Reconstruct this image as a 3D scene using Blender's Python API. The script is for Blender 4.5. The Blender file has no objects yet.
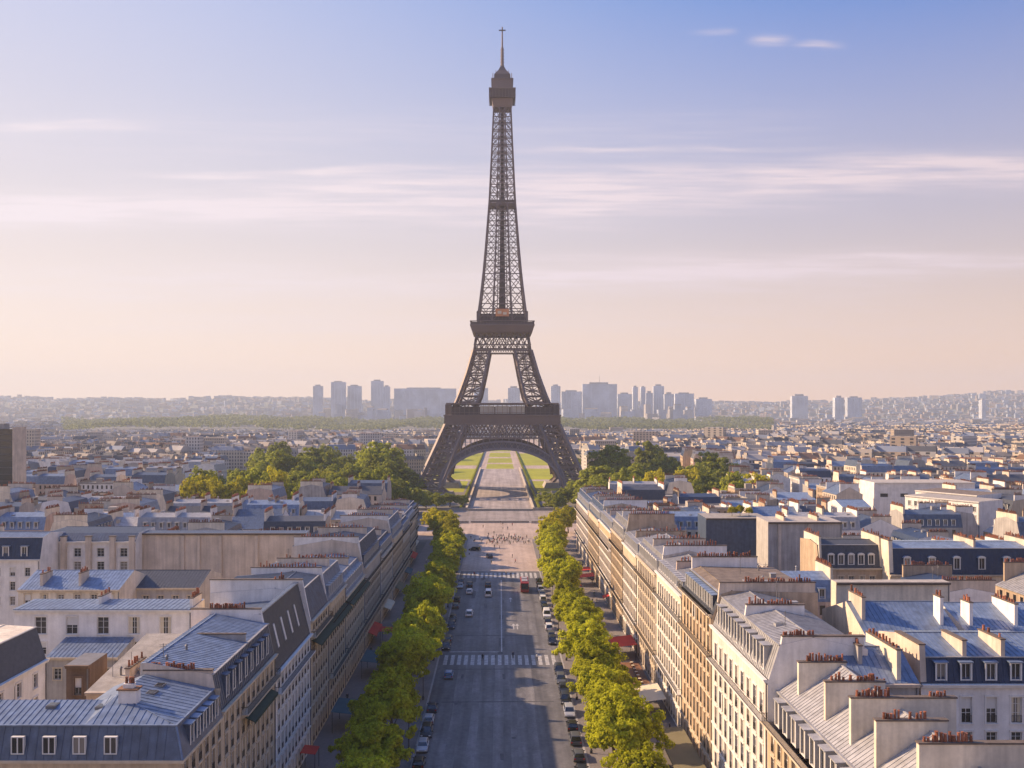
import bpy, math, random
import numpy as np
from mathutils import Vector, Matrix
R = math.radians
random.seed(7)
rng = np.random.default_rng(11)
sc = bpy.context.scene
COL = sc.collection

# ------------------------------------------------------------------ camera, sky, sun, exposure
HC, FPX = 57.0, 900.0                       # eye height (m), focal length (px at 1024 wide)
cam = bpy.data.cameras.new('camera')
cam.sensor_width = 36.0
cam.lens = 36.0 * FPX / 1024.0
cam.shift_x, cam.shift_y = 12 / 1024, 28 / 1024
cam.clip_start, cam.clip_end = 1.0, 30000.0
camo = bpy.data.objects.new('camera', cam)
camo.location = (0, 0, HC)
camo.rotation_euler = (R(90), 0, 0)
COL.objects.link(camo)
sc.camera = camo

SUN_AZ, SUN_EL = 75.0, 31.0                 # azimuth measured from +Y towards -X
SUN_STRENGTH = 5.0
S = Vector((-math.sin(R(SUN_AZ)) * math.cos(R(SUN_EL)), math.cos(R(SUN_AZ)) * math.cos(R(SUN_EL)), math.sin(R(SUN_EL))))
sun = bpy.data.lights.new('sun', 'SUN')
sun.energy, sun.angle, sun.color = SUN_STRENGTH, R(0.55), (1.0, 0.715, 0.455)
suno = bpy.data.objects.new('sun', sun)
suno.rotation_euler = S.to_track_quat('Z', 'Y').to_euler()
suno.location = (-200, 200, 300)
COL.objects.link(suno)

world = bpy.data.worlds.new('World')
sc.world = world
world.use_nodes = True
def build_sky():
    nt = world.node_tree
    nt.nodes.clear()
    N, L = nt.nodes.new, nt.links.new
    def val(x, sock):
        if isinstance(x, (int, float)): sock.default_value = x
        else: L(x, sock)
    def m(op, a, b=0.0, c=None, clamp=False):
        n = N('ShaderNodeMath'); n.operation = op; n.use_clamp = clamp
        val(a, n.inputs[0]); val(b, n.inputs[1])
        if c is not None: val(c, n.inputs[2])
        return n.outputs[0]
    def mix(f, a, b):
        n = N('ShaderNodeMix'); n.data_type = 'RGBA'
        val(f, n.inputs[0])
        for s, k in ((a, 6), (b, 7)):
            if isinstance(s, tuple): n.inputs[k].default_value = (*s, 1)
            else: L(s, n.inputs[k])
        return n.outputs[2]
    def sm(x, a, b):
        n = N('ShaderNodeMapRange'); n.interpolation_type = 'SMOOTHSTEP'
        val(x, n.inputs[0]); n.inputs[1].default_value = a; n.inputs[2].default_value = b
        return n.outputs[0]
    tc = N('ShaderNodeTexCoord')
    sp = N('ShaderNodeSeparateXYZ'); L(tc.outputs['Generated'], sp.inputs[0])
    x, y, z = sp.outputs
    hl = m('SQRT', m('ADD', m('MULTIPLY', x, x), m('ADD', m('MULTIPLY', y, y), 1e-6)))
    v = m('MAXIMUM', m('DIVIDE', z, hl), 0.0)                      # tangent of the elevation
    u = m('ARCTAN2', x, y)                                          # azimuth from +Y
    sd = m('DIVIDE', m('ADD', m('MULTIPLY', x, S.x / math.cos(R(SUN_EL))), m('MULTIPLY', y, S.y / math.cos(R(SUN_EL)))), hl)
    a = sm(sd, -0.3, 0.9)                                            # 1 towards the sun
    low = mix(a, (1.37, 0.80, 0.44), (1.34, 0.98, 0.72))
    high = mix(a, (0.075, 0.255, 0.71), (0.62, 0.65, 0.88))
    t = m('MINIMUM', m('MULTIPLY', v, 2.15), 1.0)
    c = mix(m('POWER', t, 0.82), low, high)
    bump = m('MULTIPLY', m('MULTIPLY', t, m('SUBTRACT', 1.0, t)), 4.0)
    tint = N('ShaderNodeMix'); tint.data_type = 'RGBA'; tint.blend_type = 'MULTIPLY'; L(bump, tint.inputs[0]); L(c, tint.inputs[6]); L(mix(a, (0.855, 1.03, 1.09), (0.90, .945, .97)), tint.inputs[7]); c = tint.outputs[2]
    c = mix(sm(z, 0.40, 0.90), c, (0.16, 0.33, 0.90))
    # cirrus
    def noise(su, sv, det, off):
        nonlocal u, v
        cb = N('ShaderNodeCombineXYZ'); L(m('MULTIPLY', u, su), cb.inputs[0]); L(m('MULTIPLY', v, sv), cb.inputs[1]); cb.inputs[2].default_value = off
        n = N('ShaderNodeTexNoise'); n.inputs['Scale'].default_value = 1.0; n.inputs['Detail'].default_value = det; n.inputs['Roughness'].default_value = 0.55
        L(cb.outputs[0], n.inputs['Vector'])
        return n.outputs[0]
    ya = m('MAXIMUM', m('ABSOLUTE', y), 0.2)
    u = m('DIVIDE', x, ya); v = m('MAXIMUM', m('DIVIDE', z, ya), 0.0)
    n1 = noise(2.4, 34, 9, 3.1); n2 = noise(9.0, 170, 6, 9.0); n3 = noise(2.6, 9, 4, 5.5)
    wob = m('MULTIPLY', m('SUBTRACT', n3, 0.5), 0.05)
    def band(vc, slope, sig, u0, u1, u2, u3, gain):
        d = m('DIVIDE', m('SUBTRACT', m('ADD', v, wob), m('ADD', vc, m('MULTIPLY', u, slope))), sig)
        g = m('EXPONENT', m('MULTIPLY', m('MULTIPLY', d, d), -1.0))
        g = m('MULTIPLY', g, m('MULTIPLY', sm(u, u0, u1), m('SUBTRACT', 1.0, sm(u, u2, u3))))
        return m('MULTIPLY', g, gain)
    bands = [band(.246, .022, .018, -.8, -.2, .75, .95, .75), band(.226, .012, .020, -1.2, -.7, .0, .5, .62), band(.262, .030, .012, -.1, .2, .9, 1.1, .55), band(.273, .030, .0045, -.5, -.3, .0, .10, .55),
             band(.288, .010, .0035, -.05, .08, .26, .4, .35), band(.158, .012, .011, -.10, .10, .62, .8, .70), band(.148, .004, .020, -1.0, -.4, .3, .6, .42), band(.318, .0, .005, -.8, -.6, -.46, -.36, .55), band(.31, .0, .03, -.9, -.5, .2, .5, .14),
             band(.424, -.03, .0055, .268, .295, .30, .335, .72), band(.4185, -.03, .0038, .318, .35, .355, .392, .72), band(.426, .0, .003, .20, .24, .25, .27, .5), band(.10, .0, .02, -.9, -.3, .3, .8, .25)]
    tot = bands[0]
    for b in bands[1:]: tot = m('ADD', tot, b)
    tot = m('MULTIPLY', tot, 1.45)
    tex = m('MULTIPLY', m('ADD', .30, m('MULTIPLY', sm(n1, 0.32, 0.64), .85)), m('ADD', 0.40, m('MULTIPLY', sm(n2, .3, .70), .65)))
    cl = m('MULTIPLY', tot, tex, clamp=True)
    c = mix(cl, c, mix(a, (0.92, 0.75, 0.79), (1.0, 0.87, 0.90)))
    sky = N('ShaderNodeTexSky'); sky.sky_type = 'NISHITA'; sky.sun_disc = False
    sky.sun_elevation = R(SUN_EL); sky.sun_rotation = R(-SUN_AZ); sky.dust_density = 2.0
    sc10 = N('ShaderNodeVectorMath'); sc10.operation = 'SCALE'; L(c, sc10.inputs[0]); L(m('MULTIPLY', m('ADD', .85, m('MULTIPLY', sm(sd, -.9, .25), .15)), 5.5), sc10.inputs['Scale'])
    fin = mix(0.92, sky.outputs[0], sc10.outputs[0])
    bg = N('ShaderNodeBackground'); bg.inputs['Strength'].default_value = 0.10; L(fin, bg.inputs[0])
    out = N('ShaderNodeOutputWorld'); L(bg.outputs[0], out.inputs[0])
build_sky()
sc.view_settings.view_transform = 'Standard'
sc.view_settings.look = 'None'
sc.view_settings.exposure = 0.85
sc.view_settings.gamma = 1.0
sc.view_settings.use_curve_mapping = False
cy = sc.cycles
cy.use_denoising = True
cy.max_bounces, cy.diffuse_bounces, cy.glossy_bounces, cy.transmission_bounces, cy.volume_bounces, cy.transparent_max_bounces = 6, 3, 2, 3, 0, 6
cy.sample_clamp_indirect = 4.0

HAZE_DENSITY = 0.00013

# ------------------------------------------------------------------ materials
def mk(name, col, rough=0.8, metal=0.0, var=0.12, scale=0.5, streak=0.0, rand=0.0, spec=0.35, fine=0.0, bump=0.0, lane=0.0):
    m = bpy.data.materials.new(name); m.use_nodes = True
    nt = m.node_tree; N, L = nt.nodes.new, nt.links.new
    bs = nt.nodes['Principled BSDF']
    bs.inputs['Roughness'].default_value = rough; bs.inputs['Metallic'].default_value = metal
    bs.inputs['Specular IOR Level'].default_value = spec
    tc = N('ShaderNodeTexCoord'); oi = N('ShaderNodeObjectInfo')
    add = N('ShaderNodeVectorMath'); add.operation = 'ADD'
    sh = N('ShaderNodeVectorMath'); sh.operation = 'SCALE'; sh.inputs[0].default_value = (37.0, 91.0, 53.0)
    L(oi.outputs['Random'], sh.inputs['Scale'])
    L(tc.outputs['Object'], add.inputs[0]); L(sh.outputs[0], add.inputs[1])
    def noise(sx, sz, det=4):
        mp = N('ShaderNodeMapping'); mp.inputs['Scale'].default_value = (sx, sx, sz); L(add.outputs[0], mp.inputs[0])
        n = N('ShaderNodeTexNoise'); n.inputs['Scale'].default_value = 1.0; n.inputs['Detail'].default_value = det; L(mp.outputs[0], n.inputs['Vector'])
        return n.outputs[0]
    fac = None
    def acc(src, amt):
        nonlocal fac
        r = N('ShaderNodeMapRange'); r.inputs[1].default_value = .3; r.inputs[2].default_value = .7; r.inputs[3].default_value = 1 - amt; r.inputs[4].default_value = 1 + amt; L(src, r.inputs[0])
        if fac is None: fac = r.outputs[0]
        else:
            mm = N('ShaderNodeMath'); mm.operation = 'MULTIPLY'; L(fac, mm.inputs[0]); L(r.outputs[0], mm.inputs[1]); fac = mm.outputs[0]
    acc(noise(scale, scale), var)
    if streak: acc(noise(1.6, 0.10, 5), streak)
    if lane:
        for sx_, sy_, am in ((.55, .012, lane), (.16, .09, lane * .7), (1.3, .5, lane * .35)):
            mp = N('ShaderNodeMapping'); mp.inputs['Scale'].default_value = (sx_, sy_, 1); L(add.outputs[0], mp.inputs[0])
            nn = N('ShaderNodeTexNoise'); nn.inputs['Scale'].default_value = 1.0; nn.inputs['Detail'].default_value = 5; L(mp.outputs[0], nn.inputs['Vector']); acc(nn.outputs[0], am)
    if fine: acc(noise(scale * 9, scale * 9, 3), fine)
    if rand:
        r = N('ShaderNodeMapRange'); r.inputs[3].default_value = 1 - rand; r.inputs[4].default_value = 1 + rand; L(oi.outputs['Random'], r.inputs[0])
        mm = N('ShaderNodeMath'); mm.operation = 'MULTIPLY'; L(fac, mm.inputs[0]); L(r.outputs[0], mm.inputs[1]); fac = mm.outputs[0]
    v = N('ShaderNodeVectorMath'); v.operation = 'SCALE'; v.inputs[0].default_value = col; L(fac, v.inputs['Scale'])
    L(v.outputs[0], bs.inputs['Base Color'])
    if bump:
        b = N('ShaderNodeBump'); b.inputs['Strength'].default_value = bump; b.inputs['Distance'].default_value = .05
        L(noise(scale * 6, scale * 6, 5), b.inputs['Height']); L(b.outputs[0], bs.inputs['Normal'])
    return m

M = dict(
    stone=mk('limestone', (.47, .38, .275), .85, streak=.16, rand=.10, fine=.06),
    ochre=mk('ochre_limestone', (.48, .345, .22), .85, streak=.18, rand=.08, fine=.06),
    pink=mk('rosy_limestone', (.53, .40, .32), .85, streak=.14, rand=.08, fine=.06),
    cream=mk('cream_render', (.62, .54, .43), .85, var=.16, scale=.3, streak=.14, rand=.06, fine=.06),
    white=mk('white_render', (.70, .665, .63), .85, streak=.09, rand=.05, fine=.04),
    warmw=mk('warm_white_render', (.60, .535, .475), .85, streak=.12, rand=.05, fine=.05),
    greyr=mk('grey_render', (.36, .335, .315), .88, streak=.2, rand=.10, fine=.06),
    beige=mk('beige_render', (.54, .45, .365), .88, var=.16, scale=.3, streak=.15, rand=.05, fine=.05),
    tan=mk('tan_render', (.40, .30, .21), .88, streak=.2, rand=.08, fine=.06),
    brick=mk('brown_brick', (.15, .10, .07), .9, streak=.2, rand=.1, fine=.12),
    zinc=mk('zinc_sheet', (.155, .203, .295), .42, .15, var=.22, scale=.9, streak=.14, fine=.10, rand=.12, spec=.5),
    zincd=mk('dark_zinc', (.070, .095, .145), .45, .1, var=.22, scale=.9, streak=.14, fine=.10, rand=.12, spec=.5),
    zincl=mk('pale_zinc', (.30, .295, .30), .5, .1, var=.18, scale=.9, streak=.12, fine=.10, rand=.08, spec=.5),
    slate=mk('slate', (.050, .056, .072), .6, 0, var=.2, scale=1.5, rand=.15, fine=.2),
    navy=mk('navy_slate', (.024, .042, .088), .55, 0, var=.18, scale=1.2, rand=.1, fine=.15),
    brownroof=mk('weathered_brown_roof', (.16, .125, .10), .85, 0, var=.25, scale=.6, fine=.2),
    gravel=mk('flat_roof_gravel', (.33, .30, .27), .95, 0, var=.2, scale=.7, rand=.15, fine=.15),
    lead=mk('lead_flashing', (.17, .165, .17), .6, .2, var=.15, scale=1.0),
    cap=mk('chimney_cap', (.12, .095, .08), .9, 0, var=.2, scale=1.5),
    pot=mk('terracotta_pot', (.235, .085, .048), .85, 0, var=.3, scale=4.0, rand=.5),
    frame=mk('painted_window_frame', (.62, .60, .57), .6, 0, var=.05),
    trimw=mk('white_trim', (.66, .63, .59), .8, 0, var=.08, streak=.08),
    trims=mk('stone_trim', (.52, .43, .32), .85, 0, var=.1, streak=.12),
    iron=mk('wrought_iron', (.040, .036, .036), .5, .3, var=.2),
    asphalt=mk('asphalt', (.118, .113, .113), .72, 0, var=.10, scale=.12, fine=.14, spec=.4, lane=.36),
    worn=mk('worn_asphalt', (.150, .143, .142), .75, 0, var=.14, scale=.3, fine=.15, lane=.25),
    patch=mk('tar_patch', (.078, .075, .077), .8, 0, var=.2, scale=.5, fine=.2, lane=.2),
    paint=mk('road_paint', (.36, .35, .34), .8, 0, var=.35, scale=1.2, fine=.35),
    paving=mk('stone_paving', (.175, .155, .145), .85, 0, var=.12, scale=.25, fine=.10),
    sand=mk('sandy_paving', (.37, .285, .235), .9, 0, var=.12, scale=.08, fine=.10, lane=.16),
    kerb=mk('granite_kerb', (.30, .285, .27), .8, 0, var=.12, scale=1.0),
    wallst=mk('parapet_stone', (.33, .29, .25), .85, 0, var=.12, streak=.12),
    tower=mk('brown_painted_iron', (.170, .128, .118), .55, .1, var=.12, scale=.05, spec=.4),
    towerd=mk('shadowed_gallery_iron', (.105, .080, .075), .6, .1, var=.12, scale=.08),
    red=mk('red_canvas', (.50, .035, .020), .8, 0, var=.1),
    creamc=mk('cream_canvas', (.62, .54, .40), .8, 0, var=.06),
    teal=mk('teal_canvas', (.030, .085, .105), .8, 0, var=.12),
    greenc=mk('dark_green_canvas', (.018, .038, .026), .85, 0, var=.2, scale=2.0),
    olive=mk('olive_canvas', (.16, .14, .08), .85, 0, var=.1),
    wood=mk('terrace_wood', (.20, .10, .055), .8, 0, var=.2, scale=2.0),
    rubber=mk('tyre_rubber', (.015, .015, .016), .8, 0, var=.1),
    rim=mk('wheel_alloy', (.45, .45, .47), .35, .8, var=.05),
    lamp=mk('headlight_glass', (.75, .74, .70), .2, 0, var=.05),
    tail=mk('taillight_plastic', (.40, .015, .012), .3, 0, var=.05),
    carglass=mk('car_glass', (.012, .015, .020), .08, 0, var=.05, spec=.8),
    bark=mk('bark', (.085, .062, .045), .95, 0, var=.25, scale=2.0),
    skin=mk('skin', (.42, .26, .19), .6, 0, var=.05),
    tarpaulin=mk('orange_banner', (.62, .27, .12), .7, 0, var=.15, scale=.3),
    rail=mk('pavilion_glass', (.30, .33, .35), .15, .1, var=.1, scale=.2, spec=.8),
    tglass=mk('tower_curtain_glass', (.018, .026, .034), .12, 0, var=.3, scale=.12, spec=.6),
)
CARP = {n: mk('car_paint_' + n.replace(' ', '_'), c, .28, .15, var=.03, spec=.6) for n, c in dict(
    black=(.012, .012, .014), white=(.70, .70, .70), silver=(.36, .37, .39), grey=(.09, .095, .10), blue=(.10, .20, .36), red=(.32, .02, .015), darkblue=(.018, .028, .06)).items()}
CLOTH = {n: mk('cloth_' + n, c, .9, 0, var=.1, scale=3) for n, c in dict(
    dark=(.02, .02, .024), navy=(.025, .035, .08), red=(.35, .04, .03), white=(.62, .60, .57), tan=(.35, .25, .16), green=(.06, .10, .05)).items()}

def glass_mat(name, dark, light):
    m = bpy.data.materials.new(name); m.use_nodes = True
    nt = m.node_tree; N, L = nt.nodes.new, nt.links.new
    bs = nt.nodes['Principled BSDF']; bs.inputs['Roughness'].default_value = .12; bs.inputs['Specular IOR Level'].default_value = .5
    oi = N('ShaderNodeObjectInfo'); cr = N('ShaderNodeValToRGB')
    e = cr.color_ramp; e.interpolation = 'CONSTANT'
    e.elements[0].color = (*dark, 1); e.elements[1].position = .58; e.elements[1].color = (*[d * .5 + l * .25 for d, l in zip(dark, light)], 1)
    k = e.elements.new(.80); k.color = (*light, 1)
    L(oi.outputs['Random'], cr.inputs[0]); L(cr.outputs[0], bs.inputs['Base Color'])
    return m
M['glass'] = glass_mat('window_glass', (.020, .022, .028), (.20, .18, .16))

def leaf_mat(name, col, var=.5):
    m = bpy.data.materials.new(name); m.use_nodes = True
    nt = m.node_tree; N, L = nt.nodes.new, nt.links.new
    nt.nodes.remove(nt.nodes['Principled BSDF'])
    tc = N('ShaderNodeTexCoord'); oi = N('ShaderNodeObjectInfo')
    n = N('ShaderNodeTexNoise'); n.inputs['Scale'].default_value = 2.2; n.inputs['Detail'].default_value = 4; L(tc.outputs['Object'], n.inputs['Vector'])
    r = N('ShaderNodeMapRange'); r.inputs[1].default_value = .3; r.inputs[2].default_value = .7; r.inputs[3].default_value = 1 - var; r.inputs[4].default_value = 1 + var; L(n.outputs[0], r.inputs[0])
    r2 = N('ShaderNodeMapRange'); r2.inputs[3].default_value = .78; r2.inputs[4].default_value = 1.22; L(oi.outputs['Random'], r2.inputs[0])
    mm = N('ShaderNodeMath'); mm.operation = 'MULTIPLY'; L(r.outputs[0], mm.inputs[0]); L(r2.outputs[0], mm.inputs[1])
    v = N('ShaderNodeVectorMath'); v.operation = 'SCALE'; v.inputs[0].default_value = col; L(mm.outputs[0], v.inputs['Scale'])
    d = N('ShaderNodeBsdfDiffuse'); t = N('ShaderNodeBsdfTranslucent'); mx = N('ShaderNodeMixShader'); mx.inputs[0].default_value = .5
    L(v.outputs[0], d.inputs[0]); L(v.outputs[0], t.inputs[0]); L(d.outputs[0], mx.inputs[1]); L(t.outputs[0], mx.inputs[2])
    L(mx.outputs[0], nt.nodes['Material Output'].inputs[0])
    return m
M['leaf'] = leaf_mat('plane_tree_leaf', (.43, .435, .030))
M['leafd'] = leaf_mat('park_tree_leaf', (.27, .29, .036))
M['leafy'] = leaf_mat('lime_tree_leaf', (.44, .40, .026))
M['leafw'] = leaf_mat('far_wood_leaf', (.24, .26, .08))

def grass_mat():
    m = mk('mown_grass', (.27, .275, .010), .95, 0, var=.18, scale=.03, fine=.15); return m
M['grass'] = grass_mat()

def city_wall(name, col):
    """far facades: a regular grid of window openings, about 1.1 by 1.9 m, on a rendered wall"""
    m = bpy.data.materials.new(name); m.use_nodes = True
    nt = m.node_tree; N, L = nt.nodes.new, nt.links.new
    bs = nt.nodes['Principled BSDF']; bs.inputs['Roughness'].default_value = .85
    g = N('ShaderNodeNewGeometry'); sp = N('ShaderNodeSeparateXYZ'); L(g.outputs['Position'], sp.inputs[0])
    def mth(op, a, b):
        n = N('ShaderNodeMath'); n.operation = op
        for k, x in enumerate((a, b)):
            if isinstance(x, (int, float)): n.inputs[k].default_value = x
            else: L(x, n.inputs[k])
        return n.outputs[0]
    hx = mth('FRACT', mth('MULTIPLY', mth('ADD', sp.outputs[0], sp.outputs[1]), 1 / 2.6), 0)
    hz = mth('FRACT', mth('MULTIPLY', sp.outputs[2], 1 / 3.1), 0)
    w = mth('MULTIPLY', mth('LESS_THAN', hx, .40), mth('LESS_THAN', hz, .58))
    n = N('ShaderNodeTexNoise'); n.inputs['Scale'].default_value = .02; n.inputs['Detail'].default_value = 3; L(g.outputs['Position'], n.inputs['Vector'])
    cr = N('ShaderNodeMapRange'); cr.inputs[1].default_value = .3; cr.inputs[2].default_value = .7; cr.inputs[3].default_value = .75; cr.inputs[4].default_value = 1.25; L(n.outputs[0], cr.inputs[0])
    v = N('ShaderNodeVectorMath'); v.operation = 'SCALE'; v.inputs[0].default_value = col; L(cr.outputs[0], v.inputs['Scale'])
    mx = N('ShaderNodeMix'); mx.data_type = 'RGBA'; L(w, mx.inputs[0]); L(v.outputs[0], mx.inputs[6]); mx.inputs[7].default_value = (.05, .05, .06, 1)
    L(mx.outputs[2], bs.inputs['Base Color'])
    return m
CITYW = [city_wall('far_facade_cream', (.50, .42, .33)), city_wall('far_facade_white', (.54, .50, .46)), city_wall('far_facade_tan', (.40, .31, .23)), city_wall('far_facade_grey', (.34, .32, .31))]

# ------------------------------------------------------------------ mesh builder
class MB:
    def __init__(s): s.v, s.f, s.m, s.M = [], [], [], None
    def add(s, pts):
        k = len(s.v)
        if s.M is not None: pts = [tuple(s.M @ Vector(p)) for p in pts]
        s.v.extend(pts); return k
    def face(s, pts, m=0):
        k = s.add(pts); s.f.append(tuple(range(k, k + len(pts)))); s.m.append(m)
    def box(s, x0, y0, z0, x1, y1, z1, m=0):
        k = s.add([(x0, y0, z0), (x1, y0, z0), (x1, y1, z0), (x0, y1, z0), (x0, y0, z1), (x1, y0, z1), (x1, y1, z1), (x0, y1, z1)])
        for q in ((0, 3, 2, 1), (4, 5, 6, 7), (0, 1, 5, 4), (1, 2, 6, 5), (2, 3, 7, 6), (3, 0, 4, 7)):
            s.f.append(tuple(k + i for i in q)); s.m.append(m)
    def hexa(s, p, m=0):                     # eight corners, bottom ring then top ring
        k = s.add(p)
        for q in ((0, 3, 2, 1), (4, 5, 6, 7), (0, 1, 5, 4), (1, 2, 6, 5), (2, 3, 7, 6), (3, 0, 4, 7)):
            s.f.append(tuple(k + i for i in q)); s.m.append(m)
    def bar(s, p, q, w, h=None, m=0):
        p, q = Vector(p), Vector(q); d = q - p
        if d.length < 1e-6: return
        h = h or w; d.normalize()
        up = Vector((0, 0, 1)) if abs(d.z) < .95 else Vector((0, 1, 0))
        a = d.cross(up).normalized() * (w / 2); b = a.cross(d).normalized() * (h / 2)
        s.hexa([tuple(p - a - b), tuple(p + a - b), tuple(p + a + b), tuple(p - a + b), tuple(q - a - b), tuple(q + a - b), tuple(q + a + b), tuple(q - a + b)], m)
    def prism(s, poly, x0, x1, m=0, mtop=None):   # polygon in (y, z) pushed along x
        n = len(poly)
        k = s.add([(x0, y, z) for y, z in poly] + [(x1, y, z) for y, z in poly])
        s.f.append(tuple(k + i for i in range(n))); s.m.append(m)
        s.f.append(tuple(k + n + i for i in reversed(range(n)))); s.m.append(m)
        for i in range(n):
            j = (i + 1) % n
            s.f.append((k + i, k + n + i, k + n + j, k + j)); s.m.append(m)
    def lathe(s, cx, cy, prof, n=8, m=0):    # prof: (r, z) list
        rings = []
        for r, z in prof:
            rings.append(s.add([(cx + r * math.cos(2 * math.pi * i / n), cy + r * math.sin(2 * math.pi * i / n), z) for i in range(n)]))
        for a, b in zip(rings, rings[1:]):
            for i in range(n):
                j = (i + 1) % n; s.f.append((a + i, a + j, b + j, b + i)); s.m.append(m)
        s.f.append(tuple(rings[-1] + i for i in range(n))); s.m.append(m)
        s.f.append(tuple(rings[0] + i for i in reversed(range(n)))); s.m.append(m)
    def tube(s, p, q, r0, r1, n=6, m=0):
        p, q = Vector(p), Vector(q); d = (q - p).normalized()
        up = Vector((0, 0, 1)) if abs(d.z) < .9 else Vector((1, 0, 0))
        a = d.cross(up).normalized(); b = a.cross(d)
        A = s.add([tuple(p + (a * math.cos(t) + b * math.sin(t)) * r0) for t in [2 * math.pi * i / n for i in range(n)]])
        B = s.add([tuple(q + (a * math.cos(t) + b * math.sin(t)) * r1) for t in [2 * math.pi * i / n for i in range(n)]])
        for i in range(n):
            j = (i + 1) % n; s.f.append((A + i, A + j, B + j, B + i)); s.m.append(m)
        s.f.append(tuple(B + i for i in range(n))); s.m.append(m)
        s.f.append(tuple(A + i for i in reversed(range(n)))); s.m.append(m)
    def mesh(s, name, mats):
        me = bpy.data.meshes.new(name)
        me.from_pydata(s.v, [], s.f)
        for q in mats: me.materials.append(q)
        me.polygons.foreach_set('material_index', s.m)
        me.update()
        return me

def link(name, mesh, parent=None, loc=(0, 0, 0), rz=0.0, **kw):
    o = bpy.data.objects.new(name, mesh)
    COL.objects.link(o)
    if parent is not None: o.parent = parent
    o.location = loc
    if rz: o.rotation_euler = (0, 0, rz)
    for k, v in kw.items(): o[k] = v
    return o
def thing(name, label, cat, loc=(0, 0, 0), rz=0.0, group=None, mesh=None):
    o = link(name, mesh, None, loc, rz)
    o['label'] = label; o['category'] = cat
    if group: o['group'] = group
    return o
def copy_tree(o, parent=None):
    c = o.copy(); COL.objects.link(c)
    if parent is not None: c.parent = parent
    for ch in list(o.children): copy_tree(ch, c)
    return c
ORD = 'first second third fourth fifth sixth seventh eighth ninth tenth eleventh twelfth thirteenth fourteenth fifteenth sixteenth seventeenth eighteenth nineteenth twentieth'.split()
TENS = {20: 'twenty', 30: 'thirty', 40: 'forty'}
def ordinal(n):
    if n < 20: return ORD[n]
    d, u = (n + 1) // 10 * 10, (n + 1) % 10
    return {30: 'thirtieth', 40: 'fortieth'}.get(n + 1) or TENS[d] + '-' + ORD[u - 1]
def ix(px, Y): return (px - 500) * Y / FPX
def iz(py, Y): return HC - (py - 412) * Y / FPX

# ------------------------------------------------------------------ ground, hills, streets
def plane(name, x0, x1, y0, y1, z, mat, nx=1, ny=1):
    b = MB(); b.face([(x0, y0, z), (x1, y0, z), (x1, y1, z), (x0, y1, z)])
    return link(name, b.mesh(name, [mat]), kind='structure')
M['ground'] = mk('city_ground', (.15, .14, .125), .95, 0, var=.2, scale=.02, fine=.15)
plane('ground', -6800, 6800, -250, 7300, 0, M['ground'])

def hill_h(X, Y):
    """height of the hills that ring the town (m)"""
    X = np.asarray(X, float); Y = np.asarray(Y, float)
    t = np.clip((Y - 3600) / 3200, 0, 1); t = t * t * (3 - 2 * t)
    px = 500 + FPX * X / np.maximum(Y, 1)
    top = np.interp(px, [-200, 0, 150, 300, 420, 560, 680, 780, 860, 930, 980, 1100, 1300], [154, 151, 146, 150, 130, 112, 122, 110, 130, 160, 188, 198, 206])
    n = 6 * np.sin(X * .0031 + 1.3) + 4 * np.sin(X * .0087 + Y * .002) + 2.5 * np.sin(X * .021)
    return t * (top + n)
def build_hills():
    xs = np.linspace(-6200, 6600, 220); ys = np.concatenate([np.linspace(3600, 6800, 30), np.linspace(6900, 7250, 3)])
    b = MB()
    XX, YY = np.meshgrid(xs, ys)
    Z = hill_h(XX, YY) - 1.5
    b.v = [tuple(p) for p in np.stack([XX, YY, Z], -1).reshape(-1, 3).tolist()]
    nx = len(xs)
    for j in range(len(ys) - 1):
        for i in range(nx - 1):
            k = j * nx + i; b.f.append((k, k + 1, k + nx + 1, k + nx)); b.m.append(0)
    M['hill'] = mk('hill_mixed_ground', (.13, .135, .095), .95, 0, var=.35, scale=.004, fine=.2)
    o = link('hills', b.mesh('hills', [M['hill']]), kind='structure')
    for p in o.data.polygons: p.use_smooth = True
build_hills()

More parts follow.
